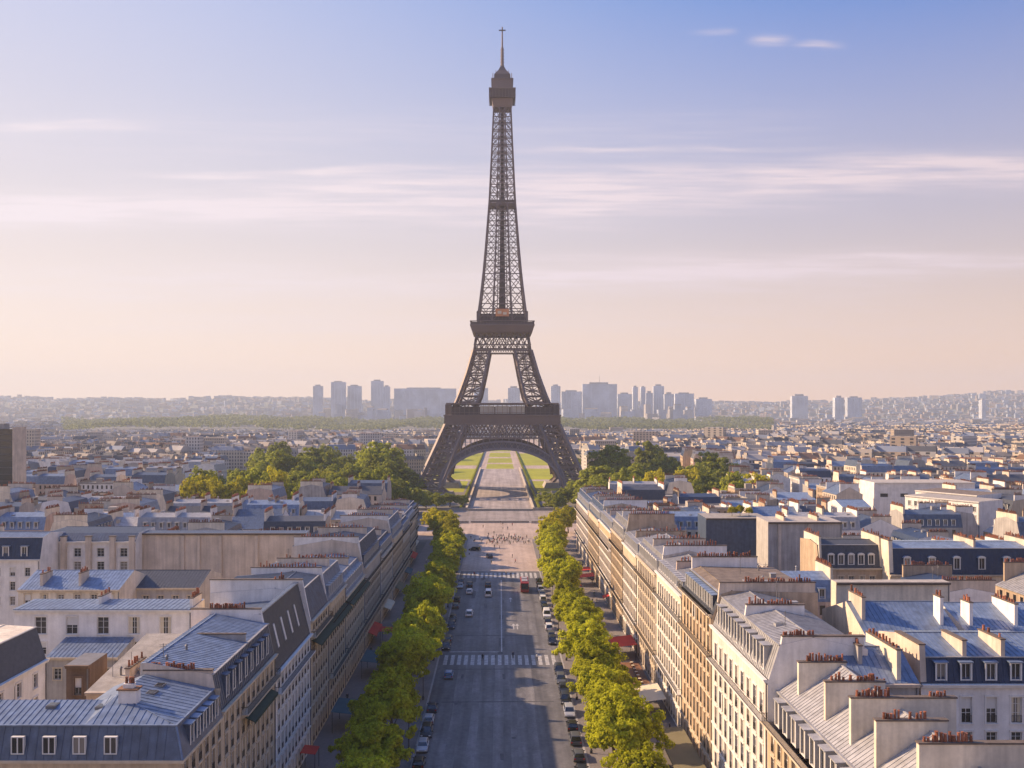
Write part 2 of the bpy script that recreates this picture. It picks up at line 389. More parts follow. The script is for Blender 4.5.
KERB = 14.2                                   # half width of the carriageway with its parking lanes
ROAD_END = 322.0
def build_streets():
    b = MB(); b.face([(-KERB, -60, .004), (KERB, -60, .004), (KERB, ROAD_END, .004), (-KERB, ROAD_END, .004)])
    link('road', b.mesh('road', [M['asphalt']]), kind='structure')
    # worn, paler wheel paths
    b = MB()
    for x0, x1 in ((-9.2, -7.6), (-5.6, -4.2), (2.0, 3.2), (5.2, 6.8), (-1.1, .6)):
        pts = [(x0 + random.uniform(-.25, .25), y, x1 + random.uniform(-.25, .25)) for y in range(-60, 205, 11)]
        for (a0, ya, c0), (a1, yb, c1) in zip(pts, pts[1:]): b.face([(a0, ya, .008), (c0, ya, .008), (c1, yb, .008), (a1, yb, .008)])
    link('wheel_path', b.mesh('wheel_path', [M['worn']]), kind='structure')
    for x0, x1, nm in ((-32.05, -KERB, 'pavement'), (KERB, 32.05, 'pavement')):
        b = MB(); b.box(x0, -60, -.02, x1, 402, .13); link(nm, b.mesh(nm, [M['paving']]), kind='structure')
        b = MB(); xa = -KERB if x0 < 0 else KERB
        b.box(xa - .18, -60, -.02, xa + .18, ROAD_END, .145); link('kerb', b.mesh('kerb', [M['kerb']]), kind='structure')
    # plaza and promenade towards the tower
    plane('plaza', -KERB, KERB, ROAD_END, 402, .006, M['sand'])
    plane('plaza_forecourt', -120, 120, 402, 462, .010, M['sand'])
    M['quay'] = mk('quay_paving', (.24, .205, .19), .9, 0, var=.15, scale=.15, fine=.12, lane=.2)
    plane('quay_road', -220, 220, 462, 520, .012, M['quay'])
    M['prom'] = mk('promenade_paving', (.30, .255, .235), .9, 0, var=.12, scale=.1, fine=.12, lane=.22)
    plane('promenade', -19, 19, 520, 900, .016, M['prom'])
    plane('esplanade', -60, 60, 560, 740, .010, M['paving'])
    b = MB()                                      # repair patches and trench lines
    for i in range(26):
        x, y, w, l = random.uniform(-11, 10), random.uniform(95, 315), random.uniform(.5, 1.8), random.uniform(1.5, 9)
        b.face([(x, y, .0105), (x + w, y + random.uniform(-.3, .3), .0105), (x + w + random.uniform(-.2, .2), y + l, .0105), (x + random.uniform(-.2, .2), y + l, .0105)])
    for y in (128, 176.5, 199, 229): b.face([(-11.5, y, .0112), (10.6, y + .4, .0112), (10.6, y + 1.0, .0112), (-11.5, y + .6, .0112)])
    for i in range(14):
        x, y = random.choice((-8.6, -3.1, 2.4, 5.9)), random.uniform(95, 300)
        b.face([(x + .42 * math.cos(t), y + .42 * math.sin(t), .0125) for t in [k * math.pi / 6 for k in range(12)]])
    link('road_patch', b.mesh('road_patch', [M['patch']]), kind='structure')
    # painted markings
    b = MB()
    for Y0, Y1 in ((202.8, 211.0), (309.0, 319.0)):
        x = -12.9
        while x < 13.0:
            b.face([(x, Y0, .014), (x + .85, Y0, .014), (x + .85, Y1, .014), (x, Y1, .014)]); x += 1.55
    b.face([(.25, 214, .014), (.55, 214, .014), (.55, 305, .014), (.25, 305, .014)])
    def arrow(x, Y):
        b.face([(x - .15, Y, .014), (x + .15, Y, .014), (x + .15, Y + 4, .014), (x - .15, Y + 4, .014)])
        b.face([(x - .6, Y + 4, .014), (x + .6, Y + 4, .014), (x, Y + 6.4, .014)])
    for x, Y in ((3.6, 236), (4.6, 236), (3.2, 270)): arrow(x, Y)
    b.face([(-12, 213.6, .014), (-.2, 213.6, .014), (-.2, 214.1, .014), (-12, 214.1, .014)])
    link('road_marking', b.mesh('road_marking', [M['paint']]), kind='structure')
    # lawns of the long garden beyond the tower
    lawns = [(-14, 14, 905, 985), (-14, 14, 1010, 1110), (-14, 14, 1140, 1260), (-16, 16, 1300, 1480), (-18, 18, 1530, 1800), (-66, -24, 760, 905), (24, 66, 760, 905), (-70, -24, 960, 1240), (24, 70, 960, 1240),
             (-70, -26, 640, 742), (26, 70, 640, 742)]
    for q in lawns: plane('lawn', *q, .03, M['grass'])
    plane('garden_path', -72, 72, 742, 1860, .008, M['sand'])
build_streets()

# ------------------------------------------------------------------ facades and houses
def facade(b, W, z0, z1, cols, rows, depth=.28, mw=0, mg=None, x0=0.0):
    xs = [x0]
    for c in cols: xs += list(c)
    xs.append(W); zs = [z0]
    for r in rows: zs += list(r)
    zs.append(z1)
    for i in range(len(xs) - 1):
        for j in range(len(zs) - 1):
            a, c, d, e = xs[i], xs[i + 1], zs[j], zs[j + 1]
            if c - a < 1e-4 or e - d < 1e-4: continue
            if i % 2 and j % 2:
                for q in (((a, 0, d), (a, depth, d), (a, depth, e), (a, 0, e)), ((c, 0, d), (c, 0, e), (c, depth, e), (c, depth, d)), ((a, 0, e), (a, depth, e), (c, depth, e), (c, 0, e)), ((a, 0, d), (c, 0, d), (c, depth, d), (a, depth, d))): b.face(q, mw)
                if mg is not None: b.face([(a, depth, d), (c, depth, d), (c, depth, e), (a, depth, e)], mg)
            else: b.face([(a, 0, d), (c, 0, d), (c, 0, e), (a, 0, e)], mw)

_cache = {}
def window_mesh(w, h, trim, rail=True, surround=True, var=0):
    key = ('win', w, h, trim, rail, surround, var)
    if key in _cache: return _cache[key]
    b = MB(); y = .22; f = .07
    b.face([(-w / 2, y + .03, 0), (w / 2, y + .03, 0), (w / 2, y + .03, h), (-w / 2, y + .03, h)], 2)
    if var == 1: b.box(-w / 2 + f, y - .008, h * random.uniform(.35, .6), w / 2 - f, y + .012, h - f, 1)      # lowered blind
    if var == 2:                                                                                                # drawn curtains
        for sx in (-1, 1): b.box(min(sx * w * .18, sx * (w / 2 - f)), y + .004, .02, max(sx * w * .18, sx * (w / 2 - f)), y + .016, h - f, 4)
    if var == 3:                                                                                                # open shutters
        for sx in (-1, 1): b.box(min(sx * (w / 2 + .02), sx * (w / 2 + .46)), -.11, 0, max(sx * (w / 2 + .02), sx * (w / 2 + .46)), -.071, h, 1)
    for xx in (-w / 2, w / 2 - f, -f / 2): b.box(xx, y - .03, 0, xx + f, y + .02, h, 1)
    for zz in (0, h * .38, h * .74, h - f): b.box(-w / 2 + f, y - .025, zz, w / 2 - f, y + .015, zz + f * .7, 1)
    if surround:
        t = .16
        b.box(-w / 2 - t, -.07, -.02, -w / 2 - .004, .0, h + .1, 0); b.box(w / 2 + .004, -.07, -.02, w / 2 + t, .0, h + .1, 0)
        b.box(-w / 2 - t - .06, -.12, h + .104, w / 2 + t + .06, .0, h + .28, 0)
        b.box(-w / 2 - t - .04, -.14, -.14, w / 2 + t + .04, .0, -.024, 0)
    if rail:
        for zz in (.12, .85): b.box(-w / 2, -.045, zz, w / 2, -.015, zz + .05, 3)
        n = 7
        for i in range(n + 1):
            xx = -w / 2 + .03 + (w - .06) * i / n; b.box(xx - .016, -.042, .172, xx + .016, -.018, .848, 3)
    _cache[key] = b.mesh('window', [M[trim], M['frame'], M['glass'], M['iron'], M['creamc']])
    return _cache[key]

def pot_mesh(k):
    key = ('pot', k)
    if key in _cache: return _cache[key]
    h = (.55, .75, .95, .65)[k]; r = (.13, .12, .115, .15)[k]
    b = MB(); b.lathe(0, 0, [(r * 1.15, 0), (r * 1.05, .08), (r, h * .5), (r * .82, h * .9), (r * 1.08, h * .92), (r * 1.05, h), (r * .7, h)], 8)
    _cache[key] = b.mesh('chimney_pot', [M['pot']])
    return _cache[key]

def dormer_mesh(w, h, d, cheek, style=0, frame='frame', roof='zinc'):
    key = ('dorm', w, h, d, cheek, style, frame, roof)
    if key in _cache: return _cache[key]
    b = MB(); t = .16
    # cheeks, jambs and lintel, sill, glazing, sloping or arched hood; front at y=0, runs back to y=d
    b.box(-w / 2 - t, 0, 0, -w / 2, d, h, 0); b.box(w / 2, 0, 0, w / 2 + t, d, h, 0)
    b.box(-w / 2, 0, h - .14, w / 2, d, h, 1); b.box(-w / 2, 0, 0, w / 2, d, .12, 1)
    for xx in (-w / 2, w / 2 - .07, -.035): b.box(xx, .10, .12, xx + .07, .15, h - .14, 1)
    b.face([(-w / 2, .17, .12), (w / 2, .17, .12), (w / 2, .17, h - .14), (-w / 2, .17, h - .14)], 2)
    b.box(-w / 2 - t - .001, -.05, 0.0, -w / 2 + .04, -.001, h, 1); b.box(w / 2 - .04, -.05, 0.0, w / 2 + t + .001, -.001, h, 1)
    e = w / 2 + t + .12
    if style == 0:
        b.hexa([(-e, -.18, h + .004), (e, -.18, h + .004), (e, d, h + .06), (-e, d, h + .06), (-e, -.18, h + .12), (e, -.18, h + .12), (e, d, h + .2), (-e, d, h + .2)], 3)
    else:
        b.prism([(0, 0)], 0, 0) if False else None
        k = [(-e, h + .004), (e, h + .004), (e * .55, h + .36), (0, h + .46), (-e * .55, h + .36)]
        n = len(k); s0 = b.add([(x, -.16, z) for x, z in k] + [(x, d, z) for x, z in k])
        b.f.append(tuple(s0 + i for i in range(n))); b.m.append(1); b.f.append(tuple(s0 + n + i for i in reversed(range(n)))); b.m.append(3)
        for i in range(n):
            j = (i + 1) % n; b.f.append((s0 + i, s0 + n + i, s0 + n + j, s0 + j)); b.m.append(3)
    _cache[key] = b.mesh('dormer', [M[cheek], M[frame], M['glass'], M[roof]])
    return _cache[key]

def add_pots(par, x, ya, yb, z, n, along='y'):
    for i in range(n):
        t = ya + (yb - ya) * (i + .5) / n + random.uniform(-.05, .05)
        if random.random() < .06: continue
        loc = (x + random.uniform(-.05, .05), t, z) if along == 'y' else (t, x + random.uniform(-.05, .05), z)
        o = link('chimney_pot', pot_mesh(random.choice((0, 0, 1, 1, 2, 3))), par, loc, random.uniform(0, 6)); o.scale.z = random.uniform(.6, 1.25); o.scale.x = o.scale.y = random.uniform(.85, 1.3)

def stack(root, x, y0, y1, zb0, zb1, zt, npots, wall='beige', lean=0.0, thick=.5, pots=None, name='party_wall'):
    """a thin wall that rises through the roof, its dark coping and its row of pots"""
    b = MB()
    b.prism([(y0, zb0), (y0 + lean, zt), (y1, zt), (y1, zb1)], x - thick / 2, x + thick / 2, 0)
    b.box(x - thick / 2 - .09, y0 + lean - .08, zt + .004, x + thick / 2 + .09, y1 + .09, zt + .15, 1)
    o = link(name, b.mesh(name, [M[wall], M['cap']]), root)
    if npots:
        for ya, yb, n in (pots or [(y0 + lean + .2, y1 - .2, npots)]): add_pots(o, x, ya, yb, zt + .15, n)
    return o

def ribs_on(b, prof, x0, x1, step, m=0, hgt=.055):
    if not step: return
    n = max(1, int((x1 - x0) / step))
    for (ya, za), (yb, zb) in zip(prof, prof[1:]):
        dz = zb - za; dy = yb - ya; L = math.hypot(dy, dz)
        if L < .3: continue
        ny, nz = -dz / L, dy / L
        for i in range(1, n):
            x = x0 + (x1 - x0) * i / n
            b.hexa([(x - .02, ya, za), (x + .02, ya, za), (x + .02, yb, zb), (x - .02, yb, zb),
                    (x - .02, ya + ny * hgt, za + nz * hgt), (x + .02, ya + ny * hgt, za + nz * hgt), (x + .02, yb + ny * hgt, zb + nz * hgt), (x - .02, yb + ny * hgt, zb + nz * hgt)], m)

def railing_mesh(b, x0, x1, y, z, h=.95, step=.2, ends=None):
    b.box(x0, y - .03, z + h - .05, x1, y + .03, z + h, 0); b.box(x0, y - .02, z + .06, x1, y + .02, z + .10, 0)
    n = max(2, int((x1 - x0) / step))
    for i in range(n + 1):
        x = x0 + .02 + (x1 - x0 - .04) * i / n
        b.box(x - .013, y - .013, z + .102, x + .013, y + .013, z + h - .052, 0)
    if ends is not None:
        for xx in (x0, x1):
            b.box(xx - .025, y + .032, z + h - .05, xx + .025, ends, z + h, 0)
            k = int(abs(ends - y) / step)
            for i in range(1, k + 1): b.box(xx - .018, y + i * step - .018, z, xx + .018, y + i * step + .018, z + h - .052, 0)

def house(label, loc, rz, W, D, eave, walls='stone', trim='trims', roofm='zinc', mansm='zincd', mans=None, roof=None, rows=(), col=2.2, colw=1.22, margin=.9,
          winh=None, balc=(), dormers=None, rib=.65, parties=(), group=None, awn=(), near=True, gable=None, name='apartment_building', cat='building', mold=(), winrail=True, backwin=False, recess=None, dorm_y=None, dorm_step=None, canopy=()):
    """local frame: facade on y=0 looking towards -y, frontage along x, depth along +y.
    mans: ((y,z) foot, (y,z) top) of the steep roof; roof: list of (y,z) from front to back"""
    root = thing(name, label, cat, loc, rz, group)
    g = .02; x0, x1 = g, W - g
    n = max(1, int((W - 2 * margin + col - colw) / col)); off = (W - (n - 1) * col) / 2
    cols = [(off + i * col - colw / 2, off + i * col + colw / 2) for i in range(n)]
    R_ = [tuple(r) for r in rows]
    gm = M[gable or walls]
    b = MB()
    facade(b, x1, 0, eave, cols, R_, mw=0, mg=None if near else 2, x0=x0)
    top = list(roof)
    poly = [(0, 0), (0, eave)] + ([mans[0], mans[1]] if mans else []) + top + [(D, top[-1][1]), (D, 0)]
    pp = []
    for q in poly:
        if not pp or (abs(q[0] - pp[-1][0]) + abs(q[1] - pp[-1][1])) > .01: pp.append(q)
    b.face([(x0, y, z) for y, z in pp], 1); b.face([(x1, y, z) for y, z in reversed(pp)], 1)
    b.M = Matrix.Translation((W, D, 0)) @ Matrix.Rotation(math.pi, 4, 'Z')
    facade(b, x1, 0, top[-1][1], cols if backwin else [], R_ if backwin else [], mw=0, mg=2, x0=x0)
    b.M = None
    link('wall', b.mesh('wall', [M[walls], gm, M['glass']]), root)
    if near:
        for za, zb in R_:
            shut = col > colw + 1.1 and random.random() < .3
            for a, c in cols: link('window', window_mesh(colw, round(zb - za, 2), trim, winrail, True, random.choices((0, 1, 2, 3 if shut else 0), (55, 10, 22, 13))[0]), root, ((a + c) / 2, 0, za))
    # mouldings
    if mold or True:
        b = MB()
        b.box(x0, -.38, eave - .35, x1, -.004, eave - .12); b.box(x0, -.5, eave - .116, x1, -.004, eave + .06)
        for z in mold: b.box(x0, -.16, z - .16, x1, -.004, z + .12)
        link('molding', b.mesh('molding', [M[trim]]), root)
    if near:
        b = MB(); b.box(W - .34, -.16, .2, W - .20, -.03, eave - .36); link('downpipe', b.mesh('downpipe', [M['lead']]), root)
    for z, bx0, bx1 in balc:
        b = MB(); b.box(bx0, -.95, z - .16, bx1, -.004, z)
        k = int((bx1 - bx0) / col)
        for i in range(k + 1):
            xx = bx0 + .2 + (bx1 - bx0 - .4) * i / max(1, k)
            b.prism([(-.8, z - .162), (-.004, z - .162), (-.004, z - .6)], xx - .09, xx + .09)
        bo = link('balcony', b.mesh('balcony', [M[trim]]), root)
        b = MB(); railing_mesh(b, bx0 + .04, bx1 - .04, -.88, z, .98, .24 if near else .4, -.02)
        link('railing', b.mesh('railing', [M['iron']]), bo)
    # roofs
    if mans:
        (ya, za), (yb, zb) = mans
        b = MB(); b.prism([(ya, za), (yb, zb), (yb + .12, zb - .02), (ya + .3, za - .02)], x0 + .01, x1 - .01)
        ribs_on(b, [(ya, za), (yb, zb)], x0 + .05, x1 - .05, rib)
        b.box(x0 + .01, yb - .16, zb - .06, x1 - .01, yb + .14, zb + .07, 1)
        link('mansard', b.mesh('mansard', [M[mansm], M['zincl']]), root)
    b = MB()
    low = [(y, z - .14) for y, z in reversed(top)]
    b.prism([(y, z + .012) for y, z in top] + low, x0 + .012, x1 - .012)
    ribs_on(b, [(y, z + .012) for y, z in top], x0 + .05, x1 - .05, rib)
    if len(top) > 2:
        k = max(range(len(top)), key=lambda i: top[i][1]); b.box(x0 + .02, top[k][0] - .1, top[k][1] - .02, x1 - .02, top[k][0] + .1, top[k][1] + .1)
    rf = link('roof', b.mesh('roof', [M[roofm]]), root)
    if dormers:
        w, h, st, cheek, zf, yf = dormers
        dm = dormer_mesh(w, h, max(.6, (mans[1][0] - yf) if mans else 1.2), cheek, st, 'frame', {'slate': 'zinc', 'zincd': 'zincd', 'navy': 'zinc'}.get(cheek, 'zincl'))
        ds = dorm_step or col
        nd = max(1, int((W - 1.6) / ds)); o2 = (W - (nd - 1) * ds) / 2
        for i in range(nd): link('dormer', dm, root, (o2 + i * ds, yf, zf))
    for p in parties: stack(root, *p[:7], **(p[7] if len(p) > 7 else {}))
    for (ax0, ax1, z, dep, mt) in awn:
        b = MB(); b.prism([(-.02, z + .9), (-.02, z + .82), (-dep + .03, z + .04), (-dep + .03, z - .26), (-dep, z - .26), (-dep, z + .1)], ax0, ax1)
        link('awning', b.mesh('awning', [M[mt]]), root)
    return root

def rooftop_bits(root, x0, x1, y0, y1, z, n=3):
    """vents, a hatch and an aerial on a roof"""
    for i in range(n):
        x, y = random.uniform(x0, x1), random.uniform(y0, y1)
        b = MB(); k = random.random()
        if k < .4:
            b.box(-.35, -.45, -.6, .35, .45, .5); b.box(-.42, -.52, .504, .42, .52, .6); link('roof_vent', b.mesh('roof_vent', [M['zincl']]), root, (x, y, z))
        elif k < .75:
            h = random.uniform(1.6, 3.0); b.box(-.03, -.03, -.6, .03, .03, h)
            for q in range(4): b.box(-.45 + .06 * q, -.015, h - .15 - .22 * q, .45 - .06 * q, .015, h - .12 - .22 * q)
            link('aerial', b.mesh('aerial', [M['lead']]), root, (x, y, z), random.uniform(0, 3))
        else:
            b.lathe(0, 0, [(.14, -.6), (.14, .7), (.24, .72), (.05, .95)], 8); link('flue', b.mesh('flue', [M['lead']]), root, (x, y, z))

# rows of openings
ROWS = [(.5, 3.4), (4.4, 6.6), (7.5, 10.1), (10.75, 13.3), (13.95, 16.4), (17.0, 19.4)]
ROWS5 = ROWS + [(20.15, 22.7)]

# ---- the sunlit row, facade plane X = 32, looking towards -X
SUNNY = 'tall stone apartment buildings along the sunlit side of the avenue'
def sunny(Y0, Y1, D, eave, label, **kw):
    W = Y1 - Y0
    r = house(label, (32, Y1, 0), R(-90), W, D, eave, group=SUNNY, **kw)
    return r
def build_sunny_row():
    # local x = Y1 - Y
    Y0, Y1 = 66, 107.6; W = Y1 - Y0
    L0 = lambda Y: Y1 - Y
    zp = 29.6
    slabs = [(L0(103.6), 2.3, 7.8, 22, 26, 28.2, 14, dict(wall='cream', pots=[(3.2, 7.6, 13)])), (L0(95.1), 2.3, 8.6, 22, 26, 28.5, 14, dict(wall='cream', pots=[(2.9, 7.6, 12)])),
             (L0(88.2), 2.3, 12.6, 22, 24, 29.0, 18, dict(wall='cream', pots=[(2.8, 6.2, 11), (10.0, 11.8, 5)])), (L0(82.3), 2.3, 8.8, 22, 26, 28.8, 14, dict(wall='cream', pots=[(2.9, 7.0, 12)])), (L0(73.9), 2.3, 12.6, 22, 24, 29.8, 16, dict(wall='cream', pots=[(2.7, 6.8, 12)]))]
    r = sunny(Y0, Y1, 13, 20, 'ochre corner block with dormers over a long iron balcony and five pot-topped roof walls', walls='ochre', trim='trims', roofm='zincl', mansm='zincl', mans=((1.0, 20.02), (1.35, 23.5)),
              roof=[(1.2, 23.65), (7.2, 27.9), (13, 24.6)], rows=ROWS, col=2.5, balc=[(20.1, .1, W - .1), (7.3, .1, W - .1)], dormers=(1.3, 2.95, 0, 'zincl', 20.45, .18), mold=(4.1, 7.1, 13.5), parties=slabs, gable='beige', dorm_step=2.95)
    b = MB(); b.box(.02, 1.0, 23.5, W - .02, 1.45, 23.72); link('gutter', b.mesh('gutter', [M['zincl']]), r)
    # white block
    Y0, Y1 = 107.64, 135.8; W = Y1 - Y0
    r = sunny(Y0, Y1, 12, 24.9, 'white rendered block with pale zinc mansard and two blank party walls', walls='warmw', trim='trimw', roofm='zincl', mansm='zincl', mans=((.15, 24.95), (1.5, 29.1)),
              roof=[(1.5, 29.12), (5.5, 30.0), (12, 28.6)], rows=ROWS5, col=2.9, colw=1.3, balc=[(20.0, .1, W - .1)], dormers=(1.35, 3.0, 0, 'zincl', 25.4, .30), dorm_step=3.1, mold=(4.1, 7.3, 10.4), gable='white',
              parties=[(W - .3, .9, 11.6, 24.9, 24, 30.1, 10, dict(wall='white', lean=.9, pots=[(1.9, 5.6, 14)])), (W - 15.6, .9, 9.6, 24.9, 24, 30.6, 14, dict(wall='white', lean=.8, pots=[(2.0, 8.0, 16)]))])
    rooftop_bits(r, 2, W - 2, 3, 10, 29.6, 5)
    b = MB(); b.box(-.5, -.7, -.5, .5, .7, .12); b.box(-.42, -.62, .124, .42, .62, .16, 1)
    link('skylight', b.mesh('skylight', [M['zincl'], M['glass']]), r, (W - 8, 4, 29.75))
    # brown-roofed block
    Y0, Y1 = 135.84, 158; W = Y1 - Y0
    r = sunny(Y0, Y1, 16, 26.3, 'ochre block with weathered brown flat roof and a dark barred top storey', walls='ochre', trim='trims', roofm='brownroof', mansm='slate', mans=((.15, 26.35), (1.4, 29.5)),
              roof=[(1.4, 29.5), (3, 30.0), (16, 29.7)], rows=ROWS5 + [(23.2, 25.4)], col=2.5, balc=[(20.1, .1, W - .1), (26.36, .4, W - .4)], dormers=(1.0, 2.4, 0, 'slate', 26.6, .4), dorm_step=1.8, mold=(4.1, 7.3, 13.6), gable='tan', rib=0,
              parties=[(W - .3, .7, 15.6, 26.3, 25, 31.2, 24, dict(wall='beige', lean=.5, pots=[(5.0, 15, 26)])), (.35, 1.6, 13, 28, 27, 31.6, 20, dict(wall='white', pots=[(2.5, 12, 24)]))])
    rooftop_bits(r, 3, W - 3, 4, 14, 29.9, 7)
    # the blocks that follow towards the tower
    spec = [
        (158.04, 184, 24.6, 'cream', 'cream block with plain parapet and steep dark-barred roof beyond the brown-roofed one', 27.0, 'zincl', 14),
        (184.04, 210, 23.6, 'warmw', 'whitish block with a row of upright mansard windows above white parapet', 27.6, 'zincl', 14),
        (210.04, 234, 23.2, 'stone', 'cream block with rounded pale mansard and a hanging plant on its balcony', 26.0, 'zincl', 13),
        (234.04, 258, 23.6, 'ochre', 'ochre block with tall twin chimney walls halfway along the sunlit row', 28.4, 'zincl', 14),
        (258.04, 290, 22.4, 'ochre', 'long ochre block whose ground floor carries a red awning', 25.4, 'zinc', 14),
        (290.04, 325, 21.6, 'stone', 'cream block with dark dormers, last but one before the plaza', 26.6, 'zinc', 14),
        (325.04, 376, 20.6, 'pink', 'rosy block that ends the sunlit row beside the plaza trees', 25.2, 'zinc', 15)]
    for i, (Y0, Y1, ev, wl, lab, tp, rm, np_) in enumerate(spec):
        W = Y1 - Y0; D = 14 + (i % 3)
        zb = ev + .05
        rws = [q for q in ROWS5 if q[1] < ev - .8]
        aw = [(W - x - 3.6, W - x, 2.7, 1.8, 'red') for x in (4,)] if i == 4 else []
        par = [(W - .3, .8, D - .6, zb - .2, zb - 1, tp + 1.5 + (i % 2) * .5, np_, dict(wall=('beige', 'white', 'pink', 'tan')[i % 4], lean=.8, pots=[(2.0, D - 2, np_ + 6)])),
               (W * .5, 1.4, D - 2, tp - 1.2, tp - 1.5, tp + 1.6, np_, dict(wall=('pink', 'beige', 'tan', 'white')[i % 4], lean=.2, pots=[(2.2, D - 3, np_)]))]
        if W > 30: par.append((W * .25, 1.4, D - 3, tp - 1.2, tp - 1.5, tp + 1.5, np_, dict(wall='beige', pots=[(2.2, D - 4, np_)])))
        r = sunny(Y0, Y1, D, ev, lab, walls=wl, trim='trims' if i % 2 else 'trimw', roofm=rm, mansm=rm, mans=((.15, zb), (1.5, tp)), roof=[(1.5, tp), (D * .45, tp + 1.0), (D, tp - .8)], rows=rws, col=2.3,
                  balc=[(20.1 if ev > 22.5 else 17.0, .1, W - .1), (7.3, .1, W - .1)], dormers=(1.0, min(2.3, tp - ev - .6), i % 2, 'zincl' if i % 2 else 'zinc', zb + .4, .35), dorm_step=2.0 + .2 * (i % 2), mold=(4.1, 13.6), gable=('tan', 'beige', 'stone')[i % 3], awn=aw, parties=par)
        rooftop_bits(r, 2, W - 2, 3, D - 2, tp + .5, 4)
build_sunny_row()

